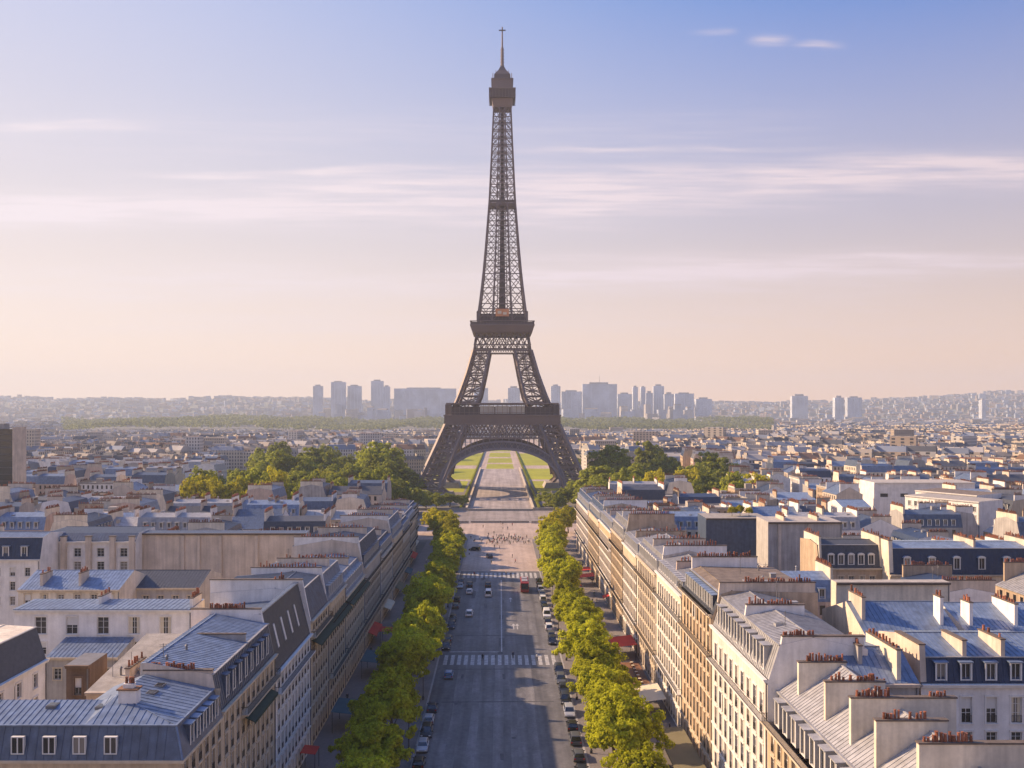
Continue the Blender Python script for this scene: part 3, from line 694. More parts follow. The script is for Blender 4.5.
# ---- the shaded row, facade plane X = -32, looking towards +X
SHADY = 'tall apartment buildings along the shaded side of the avenue'
SHX = [-32]
def shady(Y0, Y1, D, eave, label, **kw):
    return house(label, (SHX[0], Y0, 0), R(90), Y1 - Y0, D, eave, group=SHADY, **kw)
def build_shady_row():
    rows4 = [q for q in ROWS5 if q[1] < 20]
    W = 128 - 103.04
    r = shady(103.04, 128, 9.2, 22.6, 'blue-roofed block with close-set dormers and a dark green canopy on its balcony', walls='stone', roofm='zinc', mansm='zincd', mans=((.1, 22.65), (.95, 26.9)),
              roof=[(.95, 26.92), (8.4, 28.3), (9.2, 28.2)], rows=rows4 + [(19.9, 21.9)], col=2.3, dormers=(.85, 2.6, 0, 'zincd', 23.4, .22), dorm_step=2.6, balc=[(19.6, 8, W - .2)], mold=(4.1, 7.2), gable='beige',
              parties=[(.3, 1.0, 8.8, 24, 24, 27.35, 16, dict(wall='beige', pots=[(2.8, 8.4, 20)])), (14.4, 1.2, 8, 27, 27, 28.0, 0, dict(wall='zincl', thick=.3))], awn=[(8.2, W - 5, 18.6, 1.7, 'greenc')])
    rooftop_bits(r, 2, 13, 3, 8, 27.7, 3)
    W = 152 - 128.04
    r = shady(128.04, 152, 13, 19.6, 'white-fronted block with black slate mansard holding four pale tall skylights', walls='white', trim='trimw', roofm='zincd', mansm='slate', mans=((.1, 19.65), (2.2, 28.2)),
              roof=[(2.2, 28.2), (2.9, 28.2), (5.5, 25.2), (13, 24.6)], rows=[q for q in ROWS if q[1] < 19.6], col=2.2, mold=(4.1, 7.2, 10.4), gable='white', rib=0, balc=[(16.8, .2, W - .2)],
              parties=[(.3, .1, 12, 19.6, 22, 28.9, 16, dict(wall='white', lean=2.0, pots=[(4.0, 9.4, 18)]))])
    b = MB(); b.box(-.45, -.10, 0, .45, .06, 3.6); b.box(-.36, -.13, .1, .36, -.104, 3.5, 1)
    sm_ = b.mesh('skylight', [M['zincl'], M['trimw']])
    for i in range(4):
        o = link('skylight', sm_, r, (5.0 + i * 4.4, .1 + 2.1 * (22.2 - 19.65) / 8.55, 22.2)); o.rotation_euler = (-math.atan2(2.1, 8.55), 0, 0)
    W = 168 - 152.04
    r = shady(152.04, 168, 17, 21.6, 'narrow cream block behind a broad lavender party wall', walls='stone', roofm='zincd', mansm='zincd', mans=((.1, 21.65), (1.8, 26.6)), roof=[(1.8, 26.6), (6, 27.2), (17, 26.4)],
              rows=rows4 + [(19.5, 21.2)], col=2.2, mold=(4.1, 7.2), gable='white', balc=[(18.9, .2, W - .2)], awn=[(.6, W - .6, 17.4, 1.7, 'greenc')],
              parties=[(.38, .05, 17, 21.6, 20, 28.6, 4, dict(wall='white', lean=1.4, thick=.6, pots=[(4.5, 6.2, 5)]))])
    spec = [(168.04, 186, 21.4, 26.4, 'stone', 'cream block with blue curved zinc roof and a green canopy beside the lavender wall', 'zinc'),
            (186.04, 212, 18.8, 22.8, 'cream', 'cream block with white party wall and light blue mansard, mid-way down the shaded row', 'zinc'),
            (212.04, 241, 20.2, 26.0, 'greyr', 'grey-fronted block behind a broad pale party wall with red pots', 'zincd'),
            (241.04, 268, 18.0, 21.8, 'white', 'dull white block with a long dark balcony, sixth before the shaded row ends', 'zincd'),
            (268.04, 296, 19.2, 24.6, 'stone', 'dull cream block with blue zinc roof, fourth before the shaded row ends', 'zinc'),
            (296.04, 320, 16.6, 20.4, 'greyr', 'grey block with dark dormers, third before the shaded row ends', 'zincd'),
            (326.04, 358, 15.6, 19.6, 'stone', 'cream block with slate blue roof, last but one of the shaded row', 'zinc'),
            (358.04, 392, 14.6, 18.4, 'stone', 'cream block that ends the shaded row beside lit yellow trees', 'zincd')]
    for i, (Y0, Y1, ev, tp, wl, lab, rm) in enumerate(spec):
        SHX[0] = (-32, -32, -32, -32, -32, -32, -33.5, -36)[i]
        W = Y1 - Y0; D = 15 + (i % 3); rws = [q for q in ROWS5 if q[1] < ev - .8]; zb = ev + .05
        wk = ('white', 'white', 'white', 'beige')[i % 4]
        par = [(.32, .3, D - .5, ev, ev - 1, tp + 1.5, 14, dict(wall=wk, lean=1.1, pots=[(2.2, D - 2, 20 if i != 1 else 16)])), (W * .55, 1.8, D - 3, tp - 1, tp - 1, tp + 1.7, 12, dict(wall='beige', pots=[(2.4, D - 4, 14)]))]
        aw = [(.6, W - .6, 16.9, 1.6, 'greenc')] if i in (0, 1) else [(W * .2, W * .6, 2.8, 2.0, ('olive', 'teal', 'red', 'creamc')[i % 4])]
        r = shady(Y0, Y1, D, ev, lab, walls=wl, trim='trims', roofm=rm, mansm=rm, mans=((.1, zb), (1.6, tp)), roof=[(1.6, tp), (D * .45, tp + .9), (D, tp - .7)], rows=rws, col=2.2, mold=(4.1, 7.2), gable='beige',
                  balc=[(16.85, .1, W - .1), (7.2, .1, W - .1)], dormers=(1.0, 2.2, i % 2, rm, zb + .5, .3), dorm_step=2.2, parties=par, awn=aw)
        rooftop_bits(r, 2, W - 2, 3, D - 2, tp + .4, 4)
build_shady_row()

def build_corner_house():
    """blue zinc corner block at the bottom of the frame: one front to the camera, one to the avenue"""
    root = thing('corner_building', 'corner block with blue zinc roof, wrapped mansard, white chimney and small roof hatches', 'building', (0, 0, 0), 0, SHADY)
    X0, X1, Y0, Y1, ev, mt = -56.0, -32.0, 90.2, 103.0, 22.2, 25.35
    b = MB()
    cols = [(x, x + 1.15) for x in np.arange(.9, 12, 2.15)]; rows = [q for q in ROWS5 if q[1] < 20] + [(19.8, 21.5)]
    b.M = Matrix.Translation((X1, Y0, 0)) @ Matrix.Rotation(R(90), 4, 'Z'); facade(b, Y1 - Y0 - .02, 0, ev, cols, rows, x0=0)
    b.M = None
    b.face([(X0, Y0, 0), (X1, Y0, 0), (X1, Y0, ev), (X0, Y0, ev)]); b.face([(X0, Y0, 0), (X0, Y0, ev), (X0, 96.5, ev), (X0, 96.5, 0)])
    b.face([(X0, 96.5, 0), (X0, 96.5, ev), (-44, 96.5, ev), (-44, 96.5, 0)]); b.face([(-44, 96.5, 0), (-44, 96.5, ev + 3), (-44, Y1, ev + 3), (-44, Y1, 0)]); b.face([(-44, Y1 - .02, 0), (X1, Y1 - .02, 0), (X1, Y1 - .02, mt), (-44, Y1 - .02, mt)])
    link('wall', b.mesh('wall', [M['stone']]), root)
    wm = {q: window_mesh(1.15, round(q[1] - q[0], 2), 'trims', True) for q in rows}
    for q in rows:
        for a, c in cols: link('window', wm[q], root, (X1, Y0 + (a + c) / 2, q[0]), R(90))
    b = MB(); b.box(X0 - .3, Y0 - .4, ev - .3, X1 + .4, Y0 - .004, ev); b.box(X1 + .004, Y0, ev - .3, X1 + .4, Y1 - .04, ev); link('molding', b.mesh('molding', [M['trims']]), root)
    # wrapped mansard
    b = MB()
    xo, xi, yo, yi = X1 + .3, X1 - .75, Y0 - .3, Y0 + .75
    b.face([(X0, yo, ev + .004), (xo, yo, ev + .004), (xi, yi, mt), (X0, yi, mt)]); b.face([(xo, yo, ev + .004), (xo, Y1 - .05, ev + .004), (xi, Y1 - .05, mt), (xi, yi, mt)])
    b.face([(X0, yo, ev + .004), (X0, yi, mt), (X0, 96.4, mt), (X0, 96.4, ev)])
    for i in range(1, 27):
        x = X0 + (xi - X0) * i / 27; b.bar((x, yo - .02, ev + .02), (x, yi - .02, mt), .04, .05)
    b.bar((xo, yo, ev), (xi, yi, mt), .16, .16, 1)
    b.box(X0, yi - .18, mt - .05, xi + .16, yi + .06, mt + .07, 1); b.box(xi - .06, yi + .064, mt - .05, xi + .16, Y1 - .05, mt + .07, 1)
    mo = link('mansard', b.mesh('mansard', [M['zincd'], M['zinc']]), root)
    b = MB(); w, h = 1.3, 1.75
    b.box(-w / 2, -.06, 0, -w / 2 + .1, .3, h, 0); b.box(w / 2 - .1, -.06, 0, w / 2, .3, h, 0); b.box(-w / 2 + .1, -.06, h - .1, w / 2 - .1, .3, h, 0); b.box(-w / 2 + .1, -.06, 0, w / 2 - .1, .3, .1, 0); b.box(-.06, -.05, .1, .06, .02, h - .1, 0)
    b.face([(-w / 2 + .1, .0, .1), (w / 2 - .1, .0, .1), (w / 2 - .1, .0, h - .1), (-w / 2 + .1, .0, h - .1)], 1)
    dm = b.mesh('window', [M['frame'], M['glass']])
    for px in (22.5, 53.5, 83.5, 114.5): link('window', dm, root, (ix(px, 91), Y0 - .14, 22.75))
    d2 = dormer_mesh(.85, 2.1, .8, 'zincd', 0, 'frame', 'zinc')
    for y in (93.2, 95.2, 97.2, 99.2, 101.2): link('dormer', d2, root, (X1 + .1, y, ev + .5), R(90))
    # front strip and street wing
    b = MB(); ry, rz_ = 95.4, 26.5; gx, gz = -40.6, 27.0
    strip = [(yi, mt + .02), (ry, rz_), (96.6, 25.9)]
    b.prism(strip + [(y, z - .14) for y, z in reversed(strip)], X0, -42.0)
    ribs_on(b, strip, X0, -42.0, .62)
    # wing: slopes west to east, hipped at the front
    A, B_, C, D_ = (xi, yi, mt + .02), (xi, Y1 - .06, mt + .02), (gx, Y1 - .06, gz), (gx, ry, gz)
    b.face([A, B_, C, D_]); b.face([(-42.0, yi, mt + .02), A, D_, (-42.0, ry, rz_)]); b.face([(gx, ry, gz), (gx, Y1 - .06, gz), (-44.2, Y1 - .06, 25.6), (-44.2, ry, 25.6)]); b.face([(-42.0, ry, rz_), D_, (-44.2, ry, 25.6)])
    for i in range(1, 14):
        y = yi + (Y1 - yi) * i / 14
        if y < Y1 - .2:
            t = min(1, (y - yi) / (ry - yi)); b.bar((xi, y, mt + .04), (xi + (gx - xi) * t, y, mt + .04 + (gz - mt) * t), .04, .05)
    for i in range(1, 12):
        x = -42.0 + (xi + 42.0) * i / 12; t = min(1, (xi - x) / (xi - gx)); b.bar((x, yi, mt + .04), (x, yi + (ry - yi) * t, mt + .04 + (gz - mt) * t), .04, .05)
    b.bar(A, D_, .12, .1)
    rf = link('roof', b.mesh('roof', [M['zinc']]), root)
    # white chimney
    b = MB(); cx, cyy = ix(129.5, 94.6), 94.6
    b.box(cx - .95, cyy - .55, 25.2, cx + .95, cyy + .55, 27.9); b.box(cx - 1.1, cyy - .7, 27.904, cx + 1.1, cyy + .7, 28.05, 1); b.box(cx - .55, cyy - .35, 28.054, cx + .55, cyy + .35, 28.5)
    ch = link('chimney', b.mesh('chimney', [M['white'], M['wood']]), root)
    for dx in (-.3, .1, .4): link('chimney_pot', pot_mesh(3), ch, (cx + dx, cyy, 28.5))
    b = MB(); b.box(-.5, -.6, -.3, .5, .6, .1); b.box(-.4, -.5, .104, .4, .5, .13, 1)
    sk = b.mesh('skylight', [M['lead'], M['glass']])
    for px, py, Y in ((53, 709, 94.3), (102, 710, 94.1)): link('skylight', sk, root, (ix(px, Y), Y, 25.95 + (Y - 93) * .26))
    for px, Y in ((152, 98.0), (160, 100.5)):
        x = ix(px, Y); link('skylight', sk, root, (x, Y, mt + (xi - x) / (xi - gx) * (gz - mt) + .04))
build_corner_house()

# ------------------------------------------------------------------ single houses behind the rows, read off the photograph
RES = [(-114, -46, 187, 214), (-60, -38, 100, 126)]                                        # ground rectangles already built on
def front(label, pxl, pxr, Y, eave, D=12, **kw):
    x0, x1 = ix(pxl, Y), ix(pxr, Y)
    RES.append((x0 - 2, x1 + 2, Y - 2, Y + D + 1))
    return house(label, (x0, Y, 0), 0, x1 - x0, D, eave, **kw)
def rw(*zs, h=1.7): return [(z, z + h) for z in zs]
def build_singles():
    # long white house with paired dark windows
    front('long low white house with paired dark windows and a grey lean-to below them', 14, 192, 150, 24.0, 6.5, walls='white', trim='trimw', roofm='zinc', roof=[(-.4, 24.2), (6.5, 24.5)], rows=rw(13.5, 16.6, h=2) + [(20.0, 22.8)], col=5.2, colw=1.9, winrail=False, rib=.8,
          parties=[(29.2, 1, 5.5, 24, 24, 25.7, 10, dict(wall='white', pots=[(1.4, 5.4, 10)])), (13, 3, 7, 24, 24, 25.6, 5, dict(wall='white'))])
    front('grey-blue lean-to roof below the windows of the long white house', 46, 118, 143, 18.0, 6.5, walls='greyr', trim='trims', roofm='zinc', roof=[(-.3, 18.1), (6.5, 19.6)], rows=[(14.5, 16.2)], col=2.6, winrail=False)
    # slate mansard house whose white wall looks along the court
    RES.append((-78, -62, 112, 132))
    r = house('white house with black slate mansard beside the courtyard, seen along its flank', (-65, 114, 0), R(90), 15, 12, 21.6, walls='white', trim='trimw', roofm='cream', mansm='slate', mans=((.05, 21.65), (1.5, 26.2)), roof=[(1.5, 26.2), (6, 26.5), (12, 26.2)], rows=rw(12, 15, h=2) + [(18.4, 20.3)], col=4.4, colw=1.1,
              gable='white', rib=0, winrail=False)
    # courtyard pieces
    r = front('brown timber-clad shed wall at the back of the courtyard', 66, 90, 113, 25.2, 5, walls='brick', trim='brick', roofm='lead', roof=[(-.1, 25.25), (5, 25.4)], rows=[(21.5, 23.6)], col=2.6, colw=.9, rib=0, name='courtyard_shed', cat='shed')
    r = front('flat-roofed beige annex with hatches and vents beside the brown shed', 86, 151, 105.5, 24.2, 18, walls='beige', trim='beige', roofm='gravel', roof=[(-.1, 24.25), (18, 26.6)], rows=[], rib=0, name='annex', cat='building',
              parties=[(3.6, 3, 8, 24, 24, 26.0, 6, dict(wall='beige')), (6.5, 6, 11, 24, 24, 26.3, 7, dict(wall='cream'))])
    rooftop_bits(r, 1, 7, 1, 11, 25.0, 8)
    # lower blue roofs between
    front('low house with blue hipped zinc roof before the four teal windows and blank wall', 18, 120, 174, 22.6, 14, walls='cream', trim='trims', roofm='zinc', roof=[(-.3, 22.7), (7, 25.2), (14, 22.9)], rows=rw(16.5, 19.8, h=1.9), col=3.2, winrail=False,
          parties=[(4, 1, 5, 22, 24, 25.4, 5, dict(wall='beige')), (11.5, 1, 4.5, 22, 24, 25.6, 5, dict(wall='beige'))])
    front('small dark-roofed house with a jumble of vents before the beige blank wall', 121, 200, 182, 21.4, 14, walls='greyr', trim='trims', roofm='slate', roof=[(-.3, 21.5), (7, 23.8), (14, 21.8)], rows=rw(15, 18, h=1.8), col=3, winrail=False)
    # white facade with flanking piers, then the huge blank beige wall
    r = front('white rear facade between projecting beige piers with four teal windows', 42, 136, 214, 26.2, 12, walls='white', trim='trimw', roofm='zincd', roof=[(-.2, 26.4), (2, 28.0), (12, 28.2)], rows=rw(13, 16.4, 19.4, h=2) + [(22.6, 24.6)], col=5.5, colw=1.7, winrail=False)
    for x in (.8, 5.4, 11.3, 17.0, 21.6):
        b = MB(); b.box(x - .6, -.9, 0, x + .6, -.01, 27.4); b.box(x - .75, -1.0, 27.404, x + .75, .2, 27.6, 1); link('pier', b.mesh('pier', [M['beige'], M['cap']]), r)
    r = front('huge blank beige wall with vertical ribs and dark coping behind the white long house', 137, 306, 218, 27.6, 4, walls='beige', trim='cap', roofm='zincd', roof=[(-.1, 27.65), (4, 27.8)], rows=[])
    for x in (1.2, 11.2, 15.0, 20.3, 29.0):
        b = MB(); b.box(x - .35, -.4, 0, x + .35, -.01, 27.1); link('wall_rib', b.mesh('wall_rib', [M['beige']]), r)
    front('navy slate mansard house at the picture edge behind the slate-roofed white one', -30, 40, 205, 23.4, 12, walls='white', trim='trimw', roofm='zinc', mansm='navy', mans=((.1, 23.5), (1.4, 28.2)), roof=[(1.4, 28.2), (5, 29.0), (12, 28.2)], rows=rw(13, 16.4, 19.6, h=1.9), col=3.4, dormers=(1.2, 2.2, 0, 'navy', 24.1, .3), dorm_step=4.2, winrail=False)
    # dark glass office slab at the frame edge
    root = thing('office_tower', 'dark glass office slab with a beige end wall rising above the rooftops', 'building', (0, 0, 0))
    Y = 420; xa, xb = ix(-60, Y), ix(13, Y); xc = xb + .45; zt = iz(429, Y)
    b = MB(); b.box(xa, Y, 0, xb, Y + 10.5, zt)
    for i in range(15): b.box(xa, Y - .25, 3 + i * 3.1, xb, Y - .004, 3.35 + i * 3.1, 1)
    link('curtain_wall', b.mesh('curtain_wall', [M['tglass'], M['slate']]), root)
    b = MB(); b.box(xb + .01, Y - .5, 0, xc, Y + 11, zt + .8)
    link('end_wall', b.mesh('end_wall', [M['beige']]), root)
    b = MB(); b.box(xa + 4, Y + 3, zt + .01, xb - 6, Y + 8, zt + 2.5); link('plant_room', b.mesh('plant_room', [M['greyr']]), root)
    RES.append((xa, xc + 2, Y - 4, Y + 24))
    # ---- behind the sunlit row
    r = front('navy mansard house with blue zinc roof and tall dark windows beside the pot-topped walls', 921, 1062, 106.5, 24.8, 12, walls='white', trim='trimw', roofm='zinc', mansm='navy', mans=((.1, 24.9), (.8, 27.8)), roof=[(.8, 27.8), (7, 29.2), (12, 28.2)], rows=rw(14, 17, h=2.1) + [(20.2, 23.2)], col=2.95, colw=1.25,
              dormers=(1.1, 2.1, 0, 'navy', 25.2, .1), dorm_step=2.95, gable='beige', parties=[(.35, .1, 7, 25, 24, 29.3, 0, dict(wall='beige', lean=.4, thick=.7)), (5.6, .9, 6, 27, 27, 29.7, 0, dict(wall='beige', pots=[])), (10.2, .9, 6, 27, 27, 29.8, 4, dict(wall='beige'))])
    b = MB(); b.prism([(0, 20), (0, 27.0), (2, 29.0), (6, 29.6), (10, 29.2), (12, 27), (12, 20)], -.5, .5); o = None
    r = front('low house with grey gable and short pot row beside the navy mansard house', 846, 919, 104, 25.6, 15, walls='greyr', trim='beige', roofm='zinc', roof=[(-.2, 25.7), (5, 28.6), (15, 27.5)], rows=[], gable='beige',
              parties=[(2.6, 2.4, 6, 26, 26, 29.3, 8, dict(wall='greyr')), (6.2, .2, 9, 25, 25, 29.4, 9, dict(wall='cream'))])
    add_pots(r, -.1, .5, 4.6, 25.72, 10, 'x')
    front('broad blue hipped zinc roof with ridge vents above the navy mansard house', 868, 966, 126, 24.6, 18, walls='cream', trim='trims', roofm='zinc', roof=[(-.3, 24.9), (8, 28.8), (18, 25.5)], rows=[], parties=[(1.0, 4, 9, 26, 26, 30.2, 6, dict(wall='beige')), (11.8, 3, 5, 26, 26, 30.4, 3, dict(wall='white'))])
    front('pale zinc roof with a white chimney and terracotta pots at the picture edge', 968, 1080, 128, 25.2, 16, walls='white', trim='trimw', roofm='zinc', roof=[(-.3, 25.4), (8, 28.2), (16, 26)], rows=[], parties=[(1.5, 2, 4.5, 26, 26, 29.4, 5, dict(wall='white')), (8, 2, 8, 26, 26, 29.2, 8, dict(wall='white'))])
    front('big blank cream slab wall with dark coping and pots behind the blue hipped roofs', 836, 950, 165, 25.7, 2.6, walls='cream', trim='cap', roofm='gravel', roof=[(-.1, 25.8), (2.6, 25.8)], rows=[], rib=0, parties=[])
    r = front('long navy slate mansard terrace with six dormer windows over a cream wall', 890, 1075, 202, 20.4, 13, walls='cream', trim='trims', roofm='zinc', mansm='navy', mans=((.1, 20.5), (1.2, 26.2)), roof=[(1.2, 26.2), (6, 27.0), (13, 26.4)], rows=rw(10, 13.4, h=2) + [(17.0, 19.2)], col=3.4, winrail=False, dormers=(1.3, 2.6, 1, 'navy', 21.6, .2), dorm_step=5.6,
              parties=[(.4, .1, 12, 20, 20, 28.0, 10, dict(wall='cream', lean=.7, thick=.9)), (20, 2, 11, 26, 26, 28, 14, dict(wall='beige')), (32, 2, 11, 26, 26, 28, 14, dict(wall='beige'))])
    front('dark slate mansard house with arched dormers next to the long navy terrace', 819, 884, 206, 21.2, 13, walls='tan', trim='trims', roofm='slate', mansm='slate', mans=((.1, 21.3), (1.4, 26.4)), roof=[(1.4, 26.4), (6, 27.0), (13, 26.4)], rows=rw(13, 17.4, h=2), col=2.4, winrail=False, dormers=(1.2, 2.3, 1, 'zincd', 22.0, .2), dorm_step=2.3,
          parties=[(.5, .1, 11, 21, 21, 28.4, 8, dict(wall='cream', lean=.8)), (14.3, .1, 11, 21, 21, 28.4, 8, dict(wall='cream', lean=.8))])
    r = front('huge blank grey-brown wall with two buttresses and red pots along its top', 768, 842, 240, 27.6, 11, walls='greyr', trim='cap', roofm='gravel', roof=[(-.1, 27.7), (11, 27.9)], rows=[], rib=0, parties=[(5, 2, 9, 27, 27, 28.9, 10, dict(wall='beige')), (14, 2, 9, 27, 27, 28.9, 10, dict(wall='beige'))])
    for x in (3.0, 11.0):
        b = MB(); b.box(x - .4, -.5, 0, x + .4, -.01, 27.1); link('buttress', b.mesh('buttress', [M['beige']]), r)
    front('dark blue-grey sheet-clad wall with a flat roof beyond the brown-roofed block', 706, 768, 262, 26.0, 11, walls='zincd', trim='cap', roofm='gravel', roof=[(-.1, 26.1), (11, 26.3)], rows=[], rib=0)
    # white building with a lit flank
    Y = 340; RES.append((ix(872, Y) - 3, ix(975, Y) + 5, Y - 5, Y + 40))
    house('tall white block with a blank lavender end and sunlit window rows', (ix(905, Y), Y, 0), R(-62), 30, 13, 25.6, walls='white', trim='trimw', roofm='gravel', roof=[(-.1, 25.7), (13, 25.9)], rows=rw(10, 13, 16, 19, 22, h=1.7), col=2.6, rib=0, winrail=False)
    house('white block with sunlit windows facing the avenue, behind the lavender-ended one', (ix(930, Y), Y + 12, 0), R(-62), 26, 14, 26.4, walls='white', trim='trimw', roofm='brownroof', roof=[(-.1, 26.5), (14, 26.8)], rows=rw(10, 13, 16, 19, 22, h=1.7), col=2.4, rib=0, winrail=False)
    front('plain white party wall in front of the lavender-ended block', 842, 871, 322, 23.0, 14, walls='white', trim='trimw', roofm='zinc', roof=[(-.1, 23.1), (7, 25), (14, 23.4)], rows=[])
    front('very long flat-topped pale block crossing behind the white buildings', 874, 975, 402, 25.4, 16, walls='white', trim='trimw', roofm='gravel', roof=[(-.1, 25.5), (16, 25.7)], rows=rw(19, h=1.6), col=9, colw=3.5, rib=0, near=False)
build_singles()

# ------------------------------------------------------------------ the packed roofs: copied from a set of house kinds
WALLN = dict(cream='cream', white='white', tan='tan', greyr='grey', stone='stone', pink='rosy', beige='beige', ochre='ochre')
ROOFN = dict(zinc='blue zinc', zincl='pale zinc', zincd='dark zinc', slate='slate', navy='navy slate', gravel='flat gravel', brownroof='brown flat')
PROTO = []
def make_proto(wl, rf, W, D, ev, kind):
    """returns (meshes, size): wall with recessed windows, roof, chimney stacks with their pots"""
    b = MB(); n = max(2, int((W - 1.5) / 2.5)); off = (W - (n - 1) * 2.5) / 2
    cols = [(off + i * 2.5 - .55, off + i * 2.5 + .55) for i in range(n)]
    rows = []; z = ev - 2.6
    while z > 3: rows.append((z, z + 1.9)); z -= 3.1
    rows.reverse()
    g = .03
    facade(b, W - g, 0, ev, cols, rows, mw=0, mg=1, x0=g)
    if kind == 'mansard': prof = [(.1, ev + .05), (1.4, ev + 4.0), (D / 2, ev + 5.0), (D - 1.4, ev + 4.0), (D, ev)]
    elif kind == 'gable': prof = [(-.2, ev), (D / 2, ev + 3.2), (D + .2, ev)]
    elif kind == 'shed': prof = [(-.2, ev), (D, ev + 2.2)]
    else: prof = [(0, ev), (D, ev + .15)]
    poly = [(0, 0)] + [(min(max(y, 0), D), zz) for y, zz in prof] + [(D, 0)]
    b.face([(g, y, zz) for y, zz in poly], 0); b.face([(W - g, y, zz) for y, zz in reversed(poly)], 0)
    b.M = Matrix.Translation((W, D, 0)) @ Matrix.Rotation(math.pi, 4, 'Z'); facade(b, W - g, 0, prof[-1][1], cols, rows, mw=0, mg=1, x0=g); b.M = None
    wall = b.mesh('wall', [M[wl], M['glass']])
    b = MB()
    b.prism([(y, zz + .02) for y, zz in prof] + [(y, zz - .12) for y, zz in reversed(prof)], g + .01, W - g - .01)
    ribs_on(b, [(y, zz + .02) for y, zz in prof], .1, W - .1, .8 if rf.startswith('zinc') else 0)
    if kind == 'flat':
        b.box(g, -.15, ev + .02, W - g, .2, ev + .8); b.box(g, D - .2, ev + .17, W - g, D + .1, ev + .8); b.box(g, .21, ev + .18, .3, D - .21, ev + .78); b.box(W - .3, .21, ev + .18, W - g, D - .21, ev + .78)
        b.box(W * .3, D * .4, ev + .2, W * .3 + 3, D * .4 + 2.6, ev + 2.6); b.box(W * .7, D * .3, ev + .2, W * .7 + 1.2, D * .3 + 1.0, ev + 1.2)
    roof = b.mesh('roof', [M[rf]])
    top = max(zz for _, zz in prof)
    chim = []
    for fx in ((.02, .52, .98) if W > 19 else (.02, .98)):
        b = MB(); x = min(max(fx * W, .35), W - .35); y0, y1 = (1.6, D - 1.6) if random.random() < .6 else (D * .3, D * .75)
        zt = top + random.uniform(.8, 1.8)
        b.box(x - .25, y0, ev - .5, x + .25, y1, zt, 0); b.box(x - .33, y0 - .08, zt + .003, x + .33, y1 + .08, zt + .14, 2)
        k = int((y1 - y0) / .42)
        for i in range(k):
            if random.random() < .8:
                y = y0 + .3 + i * .42; h = random.uniform(.45, .9); b.lathe(x, y, [(.15, zt + .14), (.12, zt + .14 + h * .85), (.15, zt + .14 + h)], 6, 1)
        chim.append(b.mesh('chimney', [M[random.choice(('beige', 'cream', 'white', 'tan'))], M['pot'], M['cap']]))
    bits = []
    zr = lambda yy: float(np.interp(yy, [q[0] for q in prof], [q[1] for q in prof]))
    for i in range(random.randint(2, 4)):
        b = MB(); x, y = random.uniform(2, W - 2), random.uniform(2.5, D - 2.5); z = zr(y); k = random.random()
        if k < .3: b.box(x - .5, y - .6, z - .5, x + .5, y + .6, z + random.uniform(.5, 1.3)); nm = 'roof_vent'
        elif k < .55: b.box(x - .4, y - .55, z - .5, x + .4, y + .55, z + .16, 1); nm = 'skylight'
        elif k < .8: b.box(x - .03, y - .03, z - .5, x + .03, y + .03, z + 2.6, 1); b.box(x - .5, y - .02, z + 2.2, x + .5, y + .02, z + 2.26, 1); b.box(x - .4, y - .02, z + 1.9, x + .4, y + .02, z + 1.96, 1); nm = 'aerial'
        else: b.lathe(x, y, [(.16, z - .5), (.16, z + .9), (.26, z + .92), (.05, z + 1.15)], 8); nm = 'flue'
        bits.append((nm, b.mesh(nm, [M['zincl'], M['lead']])))
    dm = None
    if kind == 'mansard':
        dm = ([off + i * 2.5 for i in range(n)], dormer_mesh(1.0, 2.0, 1.1, rf, 0, 'frame', rf))
    return dict(wall=wall, roof=roof, chim=chim, dorm=dm, W=W, D=D, ev=ev, wl=wl, rf=rf, kind=kind, bits=bits)
def proto_set():
    combos = [('cream', 'zinc', 'mansard'), ('white', 'zincl', 'mansard'), ('stone', 'slate', 'mansard'), ('greyr', 'zincd', 'mansard'), ('tan', 'zincl', 'gable'), ('beige', 'zinc', 'gable'), ('white', 'gravel', 'flat'), ('cream', 'brownroof', 'flat'),
              ('pink', 'zinc', 'mansard'), ('white', 'navy', 'mansard'), ('greyr', 'zinc', 'shed'), ('beige', 'slate', 'gable'), ('stone', 'zincl', 'shed'), ('cream', 'zincd', 'mansard'), ('tan', 'gravel', 'flat'), ('white', 'zincd', 'gable')]
    for wl, rf, kd in combos:
        for rep in range(2):
            PROTO.append(make_proto(wl, rf, random.uniform(14, 25), random.uniform(11, 14.5), random.uniform(16.5, 21.5), kd))
proto_set()
def clash(x0, x1, y0, y1):
    return any(x0 < b and x1 > a and y0 < d and y1 > c for a, b, c, d in RES)
def place_proto(p, x, y, rz, label, group, dorm):
    r = thing('house', label, 'house', (x, y, 0), rz, group)
    link('wall', p['wall'], r); link('roof', p['roof'], r)
    for c in p['chim']: link('chimney', c, r)
    if dorm:
        for nm, me in p['bits']: link(nm, me, r)
    if dorm and p['dorm']:
        for xx in p['dorm'][0]: link('dormer', p['dorm'][1], r, (xx, .25, p['ev'] + .5))
    return r
NHOUSE = [0]
